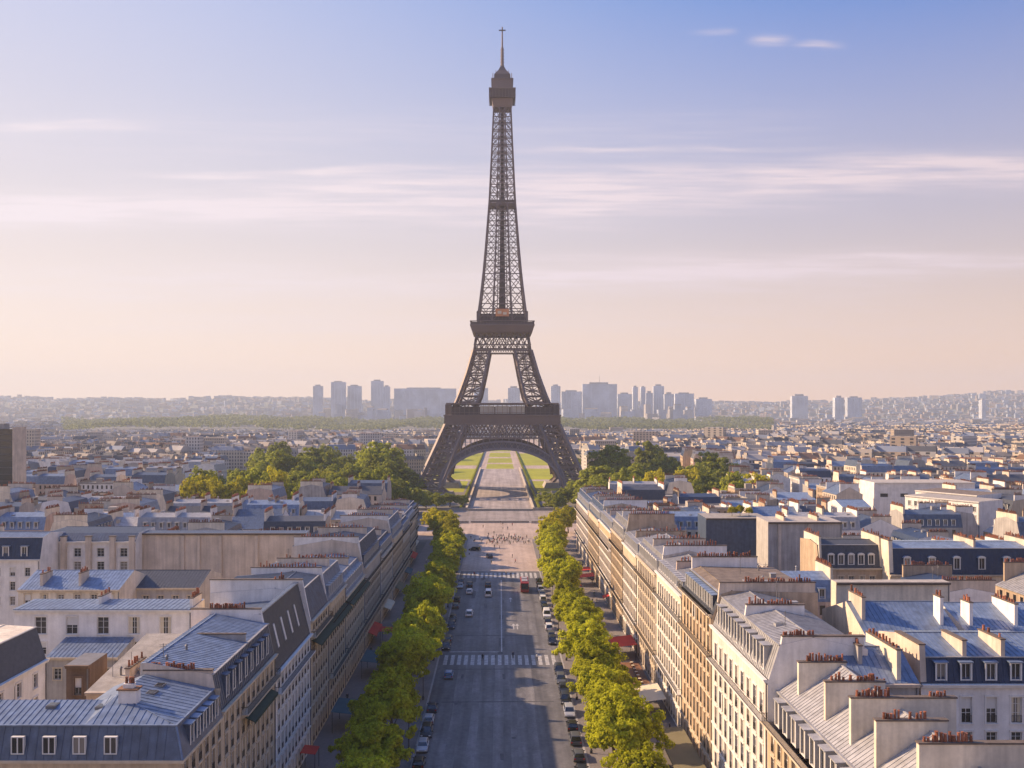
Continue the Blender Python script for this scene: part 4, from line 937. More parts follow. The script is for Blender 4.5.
def fill_side(sgn, Ys, x_in, step_gap):
    side = 'shaded' if sgn < 0 else 'sunlit'
    for ri, (Y, ylim) in enumerate(Ys):
        x = x_in(Y); k = 0
        lim = (.575 if sgn < 0 else .60) * (Y + 14) + 6
        tilt = random.uniform(-.10, .10)
        while x < lim:
            p = random.choice(PROTO); turn = random.random() < .42
            w, d = (p['D'], p['W']) if turn else (p['W'], p['D'])
            d = min(d, 24)
            X0 = sgn * x if sgn > 0 else -(x + w)
            yy = Y + random.uniform(-2, 2)
            if not clash(X0, X0 + w, yy, yy + d) and not park(X0 + w / 2, yy + d / 2):
                if turn:
                    rz = R(-90) if sgn > 0 else R(90)
                    loc = (X0, yy + d) if sgn > 0 else (X0 + w, yy)
                else: rz, loc = 0.0, (X0, yy)
                lab = '%s house with %s roof, %s from the avenue, %s row behind the %s facades' % (WALLN[p['wl']], ROOFN[p['rf']], ordinal(k), ordinal(ri), side)
                place_proto(p, loc[0], loc[1], rz + tilt * (0 if Y < 180 else 1), lab, 'houses packed behind the avenue', Y < 330)
                RES.append((X0 - .3, X0 + w + .3, yy - .5, yy + d + .5)); NHOUSE[0] += 1
            k += 1
            x += w + (random.choice((.3, .3, .3, 5, 9)) if Y > 130 else .5)
def park(X, Y):
    px = 500 + FPX * X / Y
    if Y > 380 and 178 < px < 262 and Y < 520: return True
    if Y < 425: return False
    if Y < 800 and 215 < px < 735 + max(0, (Y - 700) * .0): return True
    if Y < 1900 and abs(X) < 78: return True
    return 2250 < Y < 3500 and (60 < px < 450 or 555 < px < 775)
def fill():
    Ys = []; y = 122.0
    while y < 425: Ys.append((y, 0)); y += 17.5 if y < 260 else 21
    fill_side(-1, [q for q in Ys if q[0] > 160] , lambda Y: 51.0, 0)
    fill_side(+1, [q for q in Ys if q[0] > 135], lambda Y: 50.0, 0)
    Ys = []
    while y < 640: Ys.append((y, 0)); y += 33
    fill_side(-1, Ys, lambda Y: .315 * Y, 0)
    fill_side(+1, Ys, lambda Y: .262 * Y, 0)
fill()
print('houses copied', NHOUSE[0])

def lit_row():
    """the long sunlit terrace that runs towards the horizon beyond the park"""
    for i in range(8):
        Y = 560 + i * 26
        p = make_proto(('cream', 'stone', 'pink', 'ochre')[i % 4], ('zincl', 'zinc')[i % 2], 25.5, 13, 19.5 + (i % 3), 'mansard')
        X = ix(778, 570) - i * 3.2
        lab = 'warm sunlit terrace house beyond the park trees, %s from its near end' % ordinal(i)
        if not clash(X, X + 13, Y, Y + 25): place_proto(p, X, Y + 25.5, R(-90) - .12, lab, 'sunlit terrace beyond the park', False)
lit_row()

# ------------------------------------------------------------------ far town as one mass, towers of the skyline as things
def far_city():
    V, F, MI = [], [], []
    def add(X, Y, w, d, h, rh, yaw, zb, wm, rm):
        c, s = math.cos(yaw), math.sin(yaw); k = len(V)
        for hz, sx in ((0, 1), (h, 1)):
            for a, b in ((-1, -1), (1, -1), (1, 1), (-1, 1)):
                x, y = a * w / 2, b * d / 2; V.append((X + x * c - y * s, Y + x * s + y * c, zb + hz))
        for a, b in ((-1, -1), (1, -1), (1, 1), (-1, 1)):
            x, y = a * (w / 2 - .3), b * (d / 2 - min(3.4, d * .33)); V.append((X + x * c - y * s, Y + x * s + y * c, zb + h + rh))
        for q in ((0, 1, 5, 4), (1, 2, 6, 5), (2, 3, 7, 6), (3, 0, 4, 7)): F.append(tuple(k + i for i in q)); MI.append(wm)
        for q in ((4, 5, 9, 8), (5, 6, 10, 9), (6, 7, 11, 10), (7, 4, 8, 11), (8, 9, 10, 11)): F.append(tuple(k + i for i in q)); MI.append(rm)
    def chim(X, Y, w, z, yaw):
        c, s = math.cos(yaw), math.sin(yaw); k = len(V)
        for hz in (0, 2.6):
            for a, b in ((-.3, -1), (.3, -1), (.3, 1), (-.3, 1)):
                x, y = a, b * w / 2; V.append((X + x * c - y * s, Y + x * s + y * c, z + hz))
        for q in ((0, 1, 5, 4), (1, 2, 6, 5), (2, 3, 7, 6), (3, 0, 4, 7), (4, 5, 6, 7)): F.append(tuple(k + i for i in q)); MI.append(7 if q == (4, 5, 6, 7) else 0)
    Y = 650.0
    while Y < 6900:
        stepY = 20 + (Y - 650) * .016
        lim0, lim1 = -.60 * Y, .62 * Y
        x = lim0; yaw = random.uniform(-.35, .35); n = 0
        while x < lim1:
            if n <= 0: n = random.randint(2, 7); yaw = random.choice((0, 0, .25, -.3, .5, -.55, .1)); x += random.uniform(2, 9); hh = random.uniform(14, 22)
            n -= 1
            w = random.uniform(10, 26) * (1 + Y / 9000)
            yy = Y + random.uniform(-.4, .4) * stepY
            h = hh + random.uniform(-2.5, 2.5)
            big = random.random() < (.02 if Y < 2500 else .05)
            if big: h *= random.uniform(1.25, 1.8)
            X = x + w / 2; x += w + .3
            if park(X, yy) or clash(X - w / 2, X + w / 2, yy - 6, yy + 6): continue
            zb = float(hill_h(X, yy)) - 2.0 if yy > 3600 else 0.0
            if yy > 4200 and random.random() < .25: continue
            flat = big or random.random() < .18
            wm = random.choices((0, 1, 2, 3), (5, 3, 3, 2))[0]; rm = random.choices((4, 5, 6, 8, 9), (3, 3, 2, 3, 2))[0]
            d = random.uniform(10, 15)
            px = 500 + FPX * X / yy
            if 1350 < yy <= 2260 and (50 < px < 455 or 550 < px < 780): h *= .55
            if yy > 3600:
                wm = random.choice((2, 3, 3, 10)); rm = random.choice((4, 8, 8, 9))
                if random.random() < .35: continue
            add(X, yy, w, d, h, .3 if flat else random.uniform(3, 4.6), yaw, zb, wm, rm)
            if Y < 2400 and not flat: chim(X - w * .45, yy, d * .7, h + 2.5, yaw); chim(X + w * .2, yy, d * .6, h + 2.7, yaw)
        Y += stepY
    for i in range(150):                         # mid-rise blocks among the far towers
        px = random.choice((random.uniform(318, 460), random.uniform(545, 705), random.uniform(560, 690), random.uniform(700, 860))); yy = random.uniform(3650, 4500); X = ix(px, yy)
        lim = 30 if px > 700 else 62
        for q in range(random.choice((1, 1, 2))):
            w_, h_ = random.uniform(18, 55) * (1 - .4 * q), random.uniform(.5, 1) * lim * (1 + .35 * q)
            add(X + q * random.uniform(-8, 8), yy, w_, random.uniform(14, 24), h_ + 8, random.choice((.3, .3, 5)), random.uniform(-.3, .3), 0, random.choice((1, 3, 10, 10)), 8)
    me = bpy.data.meshes.new('far_town'); me.from_pydata(V, [], F)
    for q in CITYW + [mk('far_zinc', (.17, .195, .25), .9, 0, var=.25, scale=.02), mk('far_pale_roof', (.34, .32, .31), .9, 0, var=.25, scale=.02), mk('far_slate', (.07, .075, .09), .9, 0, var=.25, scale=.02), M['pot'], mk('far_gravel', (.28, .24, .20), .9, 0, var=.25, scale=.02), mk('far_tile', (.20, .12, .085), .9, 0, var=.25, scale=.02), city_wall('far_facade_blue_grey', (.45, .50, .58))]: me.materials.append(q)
    me.polygons.foreach_set('material_index', MI); me.update()
    o = link('far_town', me, kind='stuff'); o['label'] = 'pale mass of far rooftops spreading to the hazy hills'
far_city()

M['tower_hazed'] = city_wall('haze_paled_tower_facade', (.58, .62, .69)); M['tower_band'] = mk('haze_paled_tower_pier', (.54, .58, .65), .8)  # distance haze put into the colour: facades and piers paled to light blue-grey
def skyline():
    Y0 = 3900
    L_ = [(313, 322, 386, 'slim grey tower block standing alone, outermost of the far skyline'), (331, 345, 382, 'tall slab with a dark top beside the alone-standing slim block'), (347.5, 361, 386, 'square pale tower between the tall slab and the stepped one'), (371, 383, 381, 'tallest stepped tower before the long low ridge block'), (383.4, 389.5, 386.5, 'narrow lower shoulder of the stepped tower'),
          (394, 456, 388.5, 'very long low ridge block running behind the iron tower legs'), (474, 488, 388, 'squat grey block seen through the gap between the tower legs'), (508, 520, 388, 'second squat block seen through the gap between the tower legs'), (551, 560.5, 386, 'narrow pale tower just outside the iron tower'), (561.5, 582, 391.5, 'low broad block beside the narrow pale tower'),
          (582.5, 617, 384, 'broad square tower, bulkiest of the far skyline'), (617.6, 632, 394, 'low grey block beside the bulkiest square tower'), (633, 638, 387, 'thin chimney-like tower, first of a close pair'), (641, 645.5, 387, 'thin chimney-like tower, second of a close pair'), (646, 653, 393, 'mid-height block beside the thin pair'),
          (653.5, 664, 386, 'tower with a stepped crown beyond the thin pair'), (664.5, 674, 394, 'low dark block beside the stepped-crown tower'), (675, 694, 393.5, 'broad pale block at the end of the main cluster'), (696, 712, 399, 'low slab between the cluster and the plain skyline'), (792, 808, 396, 'flat-topped block on the plain skyline before the high hill'), (835, 844, 397.5, 'round-topped small block at the foot of the high hill'), (847.5, 862, 397.5, 'boxy pale block at the foot of the high hill'),
          (982, 986, 400, 'small pale tower halfway up the high hill')]
    for i, (a, c, yt, lab) in enumerate(L_):
        Y = Y0 + (i % 4) * 45
        X0, X1, zt = ix(a, Y), ix(c, Y), iz(yt, Y)
        r = thing('tower_block', lab, 'tower block', ((X0 + X1) / 2, Y, 0), 0, 'tower blocks of the far skyline')
        w = (X1 - X0) / 2; b = MB(); b.box(-w, 0, 0, w, 28, zt)
        nb = 3 if w > 20 else 2
        for k in range(1, nb + 1):
            xx = -w + 2 * w * k / (nb + 1); b.box(xx - 1.2, -1.0, 2, xx + 1.2, -.01, zt - 3, 1)
        link('wall', b.mesh('wall', [M['tower_hazed'], M['tower_band']]), r)
        b = MB(); b.box(-w * .6, 6, zt + .01, w * .5, 20, zt + random.uniform(4, 9)); link('roof_plant', b.mesh('roof_plant', [M['greyr']]), r)
        if i == 10:
            b = MB(); b.lathe(0, 12, [(1.2, zt), (.5, zt + 38)], 6); link('mast', b.mesh('mast', [M['lead']]), r)
skyline()

# ------------------------------------------------------------------ the iron tower
def build_tower():
    TX, TY = 1.6, 640.0
    root = thing('iron_tower', 'tall brown wrought-iron lattice tower with four arched legs and pointed top', 'tower', (TX, TY, 0))
    def wz(y, hpx):                         # (image row, half width in pixels) of the near face -> (z, half width)
        w = hpx * TY / (FPX + hpx); return HC + (412 - y) * (TY - w) / FPX, w
    prof = sorted([(0.0, 58.5), wz(477.6, 81.6), wz(450, 68.5), wz(424.5, 57), wz(400, 45.5), wz(375, 36.2), wz(350, 29.0), wz(331, 26.2), wz(312, 23.6), wz(280, 19.7), wz(250, 16.9), wz(200, 13.0), wz(150, 10.6), wz(107, 8.7)])
    inn = sorted([(0.0, 33.5), wz(488, 62), wz(424.5, 36.5), wz(400, 22.8), wz(375, 17), wz(350, 12), wz(331, 10.6), wz(312, 9.2), wz(250, 6.6), wz(200, 5.2), wz(150, 4.0), wz(107, 2.6)])
    pz, pw = zip(*prof); qz, qw = zip(*inn)
    w_ = lambda z: float(np.interp(z, pz, pw)); i_ = lambda z: float(np.interp(z, qz, qw))
    z1b, z1t = wz(424.5, 57)[0], wz(402.8, 58)[0]
    z2b, z2t = wz(350, 29)[0], wz(320.5, 32)[0]
    ztop = wz(107, 8.7)[0]
    mats = [M['tower'], M['towerd']]
    def leg(sx, sy, zs, ch, br, name):
        b = MB()
        def corners(z):
            w, i = w_(z), i_(z); return [Vector((sx * w, sy * w, z)), Vector((sx * w, sy * i, z)), Vector((sx * i, sy * i, z)), Vector((sx * i, sy * w, z))]
        for za, zb in zip(zs, zs[1:]):
            A, B_ = corners(za), corners(zb)
            for k in range(4):
                b.bar(A[k], B_[k], ch, ch)
                j = (k + 1) % 4
                b.bar(A[k], A[j], br * 1.25, br * 1.25); b.bar(A[k], B_[j], br, br); b.bar(A[j], B_[k], br, br)
                Mx = (A[k] + A[j]) / 2; Nx = (B_[k] + B_[j]) / 2
                b.bar((A[k] + B_[k]) / 2, (A[j] + B_[j]) / 2, br * .8, br * .8); b.bar(Mx, Nx, br * .7, br * .7)
        C = corners(zs[-1])
        for k in range(4): b.bar(C[k], C[(k + 1) % 4], br * 1.3, br * 1.3)
        return link(name, b.mesh(name, mats), root)
    zlow = list(np.linspace(0, z1b, 8)); zmid = list(np.linspace(z1t - 3, z2b, 6))
    for sx in (-1, 1):
        for sy in (-1, 1):
            leg(sx, sy, zlow, 2.0, .70, 'leg'); leg(sx, sy, zmid, 1.5, .44, 'upper_leg')
            b = MB(); w, i = w_(0), i_(0); c = (w + i) / 2; b.hexa([(sx * c - 15, sy * c - 15, -.5), (sx * c + 15, sy * c - 15, -.5), (sx * c + 15, sy * c + 15, -.5), (sx * c - 15, sy * c + 15, -.5), (sx * c - 13, sy * c - 13, 4), (sx * c + 13, sy * c - 13, 4), (sx * c + 13, sy * c + 13, 4), (sx * c - 13, sy * c + 13, 4)])
            link('footing', b.mesh('footing', [M['wallst']]), root)
    # arches and the lattice girder above them, one on each side
    za, zs_ = wz(440, 40)[0], 9.0
    for side in range(4):
        Mx = Matrix.Rotation(side * math.pi / 2, 4, 'Z')
        b = MB(); b.M = Mx
        n = 30; outer, inner = [], []
        for k in range(n + 1):
            t = math.pi * k / n
            zo = zs_ + (za - zs_) * math.sin(t) ** .92; xo = -math.cos(t) * (i_(zs_) + 1.2)
            zi = zs_ + (za - 6.2 - zs_) * math.sin(t) ** .92; xi = -math.cos(t) * (i_(zs_) - 3.2)
            outer.append(Vector((xo, -w_(zo) - .4, zo))); inner.append(Vector((xi, -w_(zi) - .4, zi)))
        back = Vector((0, 4.5, 0))
        for k in range(n):
            o0, o1, a0, a1 = outer[k], outer[k + 1], inner[k], inner[k + 1]
            b.hexa([tuple(a0), tuple(a1), tuple(a1 + back * .3), tuple(a0 + back * .3), tuple(a0 * .72 + o0 * .28), tuple(a1 * .72 + o1 * .28), tuple(a1 * .72 + o1 * .28 + back * .3), tuple(a0 * .72 + o0 * .28 + back * .3)])
            b.hexa([tuple(a0 * .2 + o0 * .8), tuple(a1 * .2 + o1 * .8), tuple(a1 * .2 + o1 * .8 + back * .3), tuple(a0 * .2 + o0 * .8 + back * .3), tuple(o0), tuple(o1), tuple(o1 + back * .3), tuple(o0 + back * .3)])
            fm = back * .14
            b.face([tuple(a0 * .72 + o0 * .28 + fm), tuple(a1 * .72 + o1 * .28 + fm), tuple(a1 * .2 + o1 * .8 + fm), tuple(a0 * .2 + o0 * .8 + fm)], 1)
            b.bar(a0 + back * .1, o1 + back * .1, .35, .35); b.bar(a1 + back * .1, o0 + back * .1, .35, .35)
        # spandrel bars between arch and girder
        zg = wz(437.5, 40)[0]
        for k in range(3, n - 2):
            o = outer[k]
            if abs(o.x) < i_(o.z) + 2 and o.z < zg - 1: b.bar(o, (o.x, -w_(zg) - .3, zg), .5, .4)
        link('arch', b.mesh('arch', mats), root)
        b = MB(); b.M = Mx
        zt_ = z1b + .3; x = i_(zg) + 1.5; nn = 11
        for z in (zg, zt_): b.bar((-x, -w_(z) - .25, z), (x, -w_(z) - .25, z), .9, 1.1)
        for k in range(nn):
            xa, xb = -x + 2 * x * k / nn, -x + 2 * x * (k + 1) / nn; xm = (xa + xb) / 2; zm = (zg + zt_) / 2
            for p_, q_ in (((xa, zg), (xb, zt_)), ((xb, zg), (xa, zt_)), ((xa, zm), (xm, zt_)), ((xm, zt_), (xb, zm)), ((xa, zm), (xm, zg)), ((xm, zg), (xb, zm))):
                b.bar((p_[0], -w_(p_[1]) - .3, p_[1]), (q_[0], -w_(q_[1]) - .3, q_[1]), .55, .45)
            b.bar((xa, -w_(zg) - .3, zg), (xa, -w_(zt_) - .3, zt_), .4, .4)
        link('girder', b.mesh('girder', mats), root)
    # first platform
    hw = wz(415, 58)[1]; zf = wz(415.6, 58)[0]
    b = MB()
    def ring(z0, z1, ho, th, m=0):
        for q in ((-ho, -ho, ho, -ho + th), (-ho, ho - th, ho, ho), (-ho, -ho + th + .01, -ho + th, ho - th - .01), (ho - th, -ho + th + .01, ho, ho - th - .01)): b.box(q[0], q[1], z0, q[2], q[3], z1, m)
    ring(z1b, zf - .4, hw - .3, 4.5, 0); ring(zf - .39, zf + .5, hw + .6, 12, 0)
    for side in range(4):
        b.M = Matrix.Rotation(side * math.pi / 2, 4, 'Z')
        for k in range(31):
            x = -hw + 2 * hw * k / 30; b.box(x - .16, -hw - .1, z1b + .3, x + .16, -hw + .29, zf - .41)
        for z in (z1b + .05, z1b + 1.6): b.box(-hw, -hw + .0, z, hw, -hw + .29, z + .25)
        b.M = None
    p1 = link('first_platform', b.mesh('first_platform', mats), root)
    b = MB()
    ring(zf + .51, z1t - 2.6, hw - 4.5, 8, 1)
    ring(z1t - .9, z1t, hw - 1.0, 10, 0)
    for side in range(4):
        b.M = Matrix.Rotation(side * math.pi / 2, 4, 'Z')
        for k in range(25):
            x = -hw + .6 + 2 * (hw - .6) * k / 24; b.box(x - .14, -hw + .5, zf + .51, x + .14, -hw + .9, z1t - .91)
        b.box(-hw + .4, -hw + .35, zf + 1.9, hw - .4, -hw + .48, zf + 2.15); b.M = None
    link('gallery', b.mesh('gallery', mats), p1)
    for side in range(4):
        b = MB(); b.M = Matrix.Rotation(side * math.pi / 2, 4, 'Z')
        for k in range(3): b.box(-15 + k * 10.2, -hw + 3.4, zf + 1.2, -15.0 + k * 10.2 + 9.6, -hw + 4.4, z1t - 2.2)
        link('pavilion', b.mesh('pavilion', [M['rail']]), p1)
    # second platform
    h2 = wz(326, 32)[1]; za2, zb2 = wz(332, 31)[0], z2t
    b = MB()
    b.hexa([(-h2 + 1.3, -h2 + 1.3, za2), (h2 - 1.3, -h2 + 1.3, za2), (h2 - 1.3, h2 - 1.3, za2), (-h2 + 1.3, h2 - 1.3, za2), (-h2, -h2, za2 + 4.5), (h2, -h2, za2 + 4.5), (h2, h2, za2 + 4.5), (-h2, h2, za2 + 4.5)])
    b.box(-h2 - .25, -h2 - .25, za2 + 4.51, h2 + .25, h2 + .25, za2 + 5.4)
    ring(za2 + 5.41, za2 + 7.0, h2 - .2, .3, 1)
    ring(zb2 - .5, zb2, h2 + .3, 1.4, 0)
    for side in range(4):
        b.M = Matrix.Rotation(side * math.pi / 2, 4, 'Z')
        for k in range(21):
            x = -h2 + .3 + 2 * (h2 - .3) * k / 20; b.box(x - .1, -h2 + .0, za2 + 5.41, x + .1, -h2 + .2, zb2 - .51)
        b.M = None
    p2 = link('second_platform', b.mesh('second_platform', mats), root)
    b = MB(); hh = w_(zb2) + .5; b.box(-hh + 2.6, -hh + 2.6, zb2 + .01, hh - 2.6, hh - 2.6, zb2 + 5.5, 1)
    for side in range(4):
        b.M = Matrix.Rotation(side * math.pi / 2, 4, 'Z')
        for k in range(15):
            x = -hh + 2 * hh * k / 14; b.box(x - .12, -hh + .1, zb2 + .02, x + .12, -hh + .5, zb2 + 6.5)
        b.box(-hh, -hh + .05, zb2 + 3.4, hh, -hh + .55, zb2 + 3.9); b.box(-hh, -hh + .05, zb2 + 6.51, hh, -hh + .55, zb2 + 7.1); b.M = None
    link('machine_gallery', b.mesh('machine_gallery', mats), p2)
    b = MB(); zc = iz(312.5, TY - 18); b.box(-4.6, -hh - .2, zc - 2.6, 4.6, -hh + .02, zc + 2.6); b.box(-3.2, -hh - .3, zc - .9, -.6, -hh - .21, zc + 1.2, 1); b.box(.5, -hh - .3, zc - 1.4, 3.0, -hh - .21, zc + .3, 1)
    link('banner', b.mesh('banner', [M['tarpaulin'], M['creamc']]), p2)
    # girders tying the legs under the second platform
    b = MB()
    zg0, zg1 = z2b, za2 - .4
    for side in range(4):
        b.M = Matrix.Rotation(side * math.pi / 2, 4, 'Z')
        zm = zg0 + (zg1 - zg0) * .32
        for z, t in ((zg0, 1.0), (zm, .8), (zg1, 1.0)): b.bar((-w_(z), -w_(z), z), (w_(z), -w_(z), z), .7, t)
        n = 22
        for k in range(n):
            xa, xb = -1 + 2 * k / n, -1 + 2 * (k + 1) / n
            b.bar((xa * w_(zg0), -w_(zg0), zg0), (xb * w_(zm), -w_(zm), zm), .3, .3); b.bar((xb * w_(zg0), -w_(zg0), zg0), (xa * w_(zm), -w_(zm), zm), .3, .3)
        n = 9
        for k in range(n):
            xa, xb = -1 + 2 * k / n, -1 + 2 * (k + 1) / n
            b.bar((xa * w_(zm), -w_(zm), zm), (xb * w_(zg1), -w_(zg1), zg1), .5, .5); b.bar((xb * w_(zm), -w_(zm), zm), (xa * w_(zg1), -w_(zg1), zg1), .5, .5); b.bar((xa * w_(zm), -w_(zm), zm), (xa * w_(zg1), -w_(zg1), zg1), .45, .45)
        b.M = None
    link('tie_girder', b.mesh('tie_girder', mats), root)
    # upper shaft: four tapering columns with braced panels, lift shaft in the middle
    b = MB(); zs = [zb2 + .5]; 
    while zs[-1] < ztop - 3: zs.append(zs[-1] + max(4.0, 1.18 * (w_(zs[-1]) - i_(zs[-1]))))
    zs[-1] = ztop
    for z_a, z_b in zip(zs, zs[1:]):
        wa, wb, ia, ib = w_(z_a), w_(z_b), i_(z_a), i_(z_b)
        t = .55 + .05 * wa; s_ = .26 + .012 * wa
        for side in range(4):
            b.M = Matrix.Rotation(side * math.pi / 2, 4, 'Z')
            for f in (-1, 1):
                b.bar((f * wa, -wa, z_a), (f * wb, -wb, z_b), t * (1 if f < 0 else .99), t)
                b.bar((f * ia, -wa, z_a), (f * ib, -wb, z_b), t * .72, t * .72)
                b.bar((f * wa, -wa, z_a), (f * ib, -wb, z_b), s_, s_); b.bar((f * ia, -wa, z_a), (f * wb, -wb, z_b), s_, s_)
            b.bar((-wa, -wa, z_a), (wa, -wa, z_a), .5, .6)
            zm = (z_a + z_b) / 2; wm, im = (wa + wb) / 2, (ia + ib) / 2
            b.bar((-im, -wm, zm), (im, -wm, zm), s_, s_); b.bar((-ia, -wa, z_a), (ib, -wb, z_b), s_ * 1.1, s_ * 1.1); b.bar((ia, -wa, z_a), (-ib, -wb, z_b), s_ * 1.1, s_ * 1.1)
            b.M = None
    link('shaft', b.mesh('shaft', mats), root)
    b = MB(); zz = zb2 + 7
    while zz < ztop:
        r = max(.8, i_(zz) * .60); b.box(-r, -r, zz, -r + .5, -r + .5, zz + 6); b.box(r - .5, -r, zz, r, -r + .5, zz + 6); b.box(-r, r - .5, zz, -r + .5, r, zz + 6); b.box(r - .5, r - .5, zz, r, r, zz + 6)
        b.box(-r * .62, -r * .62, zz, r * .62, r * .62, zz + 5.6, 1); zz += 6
    link('lift_shaft', b.mesh('lift_shaft', mats), root)
    b = MB(); zi = wz(203, 13)[0]; h = w_(zi) + .35; b.box(-h, -h, zi - .5, h, h, zi + .3); ring(zi + .41, zi + 2.2, h, .2, 1); link('mid_landing', b.mesh('mid_landing', mats), root)
    # summit
    def sq(b, lv, m=0):                      # lv: (half, z) list
        for (h0, z0), (h1, z1) in zip(lv, lv[1:]): b.hexa([(-h0, -h0, z0), (h0, -h0, z0), (h0, h0, z0), (-h0, h0, z0), (-h1, -h1, z1), (h1, -h1, z1), (h1, h1, z1), (-h1, h1, z1)], m)
    Z = lambda y, h: wz(y, h)
    b = MB(); zq = [Z(107, 8.8), Z(98, 10.6), Z(96.8, 12.6), Z(88.5, 13.0)]
    sq(b, [(zq[0][1], zq[0][0]), (zq[1][1], zq[1][0])]); sq(b, [(zq[2][1], zq[1][0] + .01), (zq[3][1], zq[3][0])], 1)
    b.box(-zq[3][1] - .3, -zq[3][1] - .3, zq[3][0] + .01, zq[3][1] + .3, zq[3][1] + .3, zq[3][0] + .7)
    for side in range(4):
        b.M = Matrix.Rotation(side * math.pi / 2, 4, 'Z')
        for k in range(9):
            h = zq[3][1]; x = -h + 2 * h * k / 8; b.box(x - .1, -h - .25, zq[1][0] + .1, x + .1, -h + .1, zq[3][0])
        b.M = None
    s1 = link('summit_cabin', b.mesh('summit_cabin', mats), root)
    b = MB(); z0 = zq[3][0] + .71; z1 = Z(79, 10.4); z2 = Z(74, 8.4); z3 = Z(70, 4); z4 = Z(66, 1.6)
    sq(b, [(Z(86, 10.6)[1], z0), (z1[1], z1[0])]); b.box(-z1[1] - .5, -z1[1] - .5, z1[0] + .01, z1[1] + .5, z1[1] + .5, z1[0] + .6)
    sq(b, [(z2[1], z1[0] + .61), (z2[1] * .95, z2[0] + .3), (z3[1], z3[0]), (z4[1], z4[0])], 1)
    for sx in (-1, 1):
        for sy in (-1, 1):
            b.tube((sx * 6.6, sy * 6.6, z1[0] + .6), (sx * 6.6, sy * 6.6, z1[0] + 4.5), .35, .25); b.tube((sx * 4.5, sy * 4.5, z2[0]), (sx * 4.5, sy * 4.5, z2[0] + 3.2), .25, .2)
    link('lantern', b.mesh('lantern', mats), s1)
    b = MB(); zm0, zm1, zm2 = Z(66, 1.6)[0], iz(48, TY), iz(27, TY)
    b.lathe(0, 0, [(1.15, zm0 - 1), (.95, zm1)], 8)
    for k in range(6):
        z = zm0 + (zm1 - zm0) * (k + .3) / 6; b.box(-1.5, -.15, z, 1.5, .15, z + .35); b.box(-.15, -1.5, z + .4, .15, 1.5, z + .75)
    b.lathe(0, 0, [(.62, zm1 + .01), (.42, zm2)], 8); zc = iz(30.3, TY); b.box(-2.4, -.3, zc - .35, 2.4, .3, zc + .35, 1); b.box(-.3, -2.4, zc - .35, .3, -.31, zc + .35, 1)
    link('antenna', b.mesh('antenna', mats), root)
build_tower()

# ------------------------------------------------------------------ trees
def crown_mesh(name, seed, rx, rz, cz, n_cl, per, leaf, mat, lumpy=.25):
    r = np.random.default_rng(seed)
    d = r.normal(size=(n_cl, 3)); d /= np.linalg.norm(d, axis=1)[:, None]
    d[:, 2] = np.where(d[:, 2] < -.35, -d[:, 2] * .5, d[:, 2])
    bulge = 1 + lumpy * (np.sin(d[:, 0] * 3.1 + seed) * np.cos(d[:, 1] * 3.7 + seed * 2) + .5 * np.sin(d[:, 2] * 6 + seed))
    rad = (r.uniform(.25, 1, n_cl) ** .45) * bulge
    c = d * rad[:, None] * np.array([rx, rx, rz]) * .86; c[:, 2] += cz
    cr = r.uniform(.10, .20, n_cl) * rx
    off = r.normal(size=(n_cl, per, 3)); off /= np.linalg.norm(off, axis=2)[:, :, None]
    off *= (r.uniform(.2, 1, (n_cl, per, 1)) ** .5)
    P = (c[:, None, :] + off * cr[:, None, None] * np.array([1, 1, .8])).reshape(-1, 3)
    m = len(P)
    rd = (P - np.array([0, 0, cz - .25 * rz])) / np.array([rx, rx, rz]); rd /= np.linalg.norm(rd, axis=1)[:, None]
    nrm = (off.reshape(-1, 3) * .8 + rd * .7 + r.normal(size=(m, 3)) * .35); nrm /= np.linalg.norm(nrm, axis=1)[:, None]
    t = np.cross(nrm, r.normal(size=(m, 3))); t /= np.linalg.norm(t, axis=1)[:, None]
    bt = np.cross(nrm, t); s = leaf * r.uniform(.6, 1.3, (m, 1))
    V = np.stack([P - t * s * .5, P - bt * s * .32, P + t * s * .5, P + bt * s * .32], 1).reshape(-1, 3)
    me = bpy.data.meshes.new(name); me.from_pydata(V.tolist(), [], np.arange(m * 4).reshape(-1, 4).tolist()); me.materials.append(mat); me.update()
    return me
def trunk_mesh(h, r, rx, cz, seed):
    rr = random.Random(seed); b = MB(); z = 0; p = Vector((0, 0, -.2)); rad = r
    for k in range(4):
        q = Vector((rr.uniform(-.15, .15), rr.uniform(-.15, .15), h * (k + 1) / 4)); b.tube(p, q, rad, rad * .86, 8); p, rad = q, rad * .86
    for k in range(7):
        a = 2 * math.pi * k / 7 + rr.uniform(-.3, .3); e = Vector((math.cos(a) * rx * .6, math.sin(a) * rx * .6, cz + rr.uniform(-.1, .5) * rx)); mid = p.lerp(e, .5) + Vector((0, 0, rx * .12))
        b.tube(p - Vector((0, 0, .2)), mid, rad * .6, rad * .38, 6); b.tube(mid, e, rad * .38, rad * .12, 5)
    return b.mesh('trunk', [M['bark']])
STREET, PARK, LIME = [], [], []
for k in range(4):
    STREET.append((crown_mesh('crown', 20 + k, 4.9, 4.4, 7.6, 250, 84, .44, M['leaf'], .30), trunk_mesh(4.6, .24, 4.6, 7.0, k)))
for k in range(4):
    PARK.append((crown_mesh('crown', 40 + k, 5.0, 5.1, 5.5, 300, 34, .66, M['leafd'], .28), trunk_mesh(3.6, .34, 4.6, 6.0, 10 + k)))
for k in range(2):
    LIME.append((crown_mesh('crown', 60 + k, 5.0, 4.9, 5.7, 260, 34, .66, M['leafy'], .28), trunk_mesh(3.6, .3, 4.6, 6.0, 20 + k)))
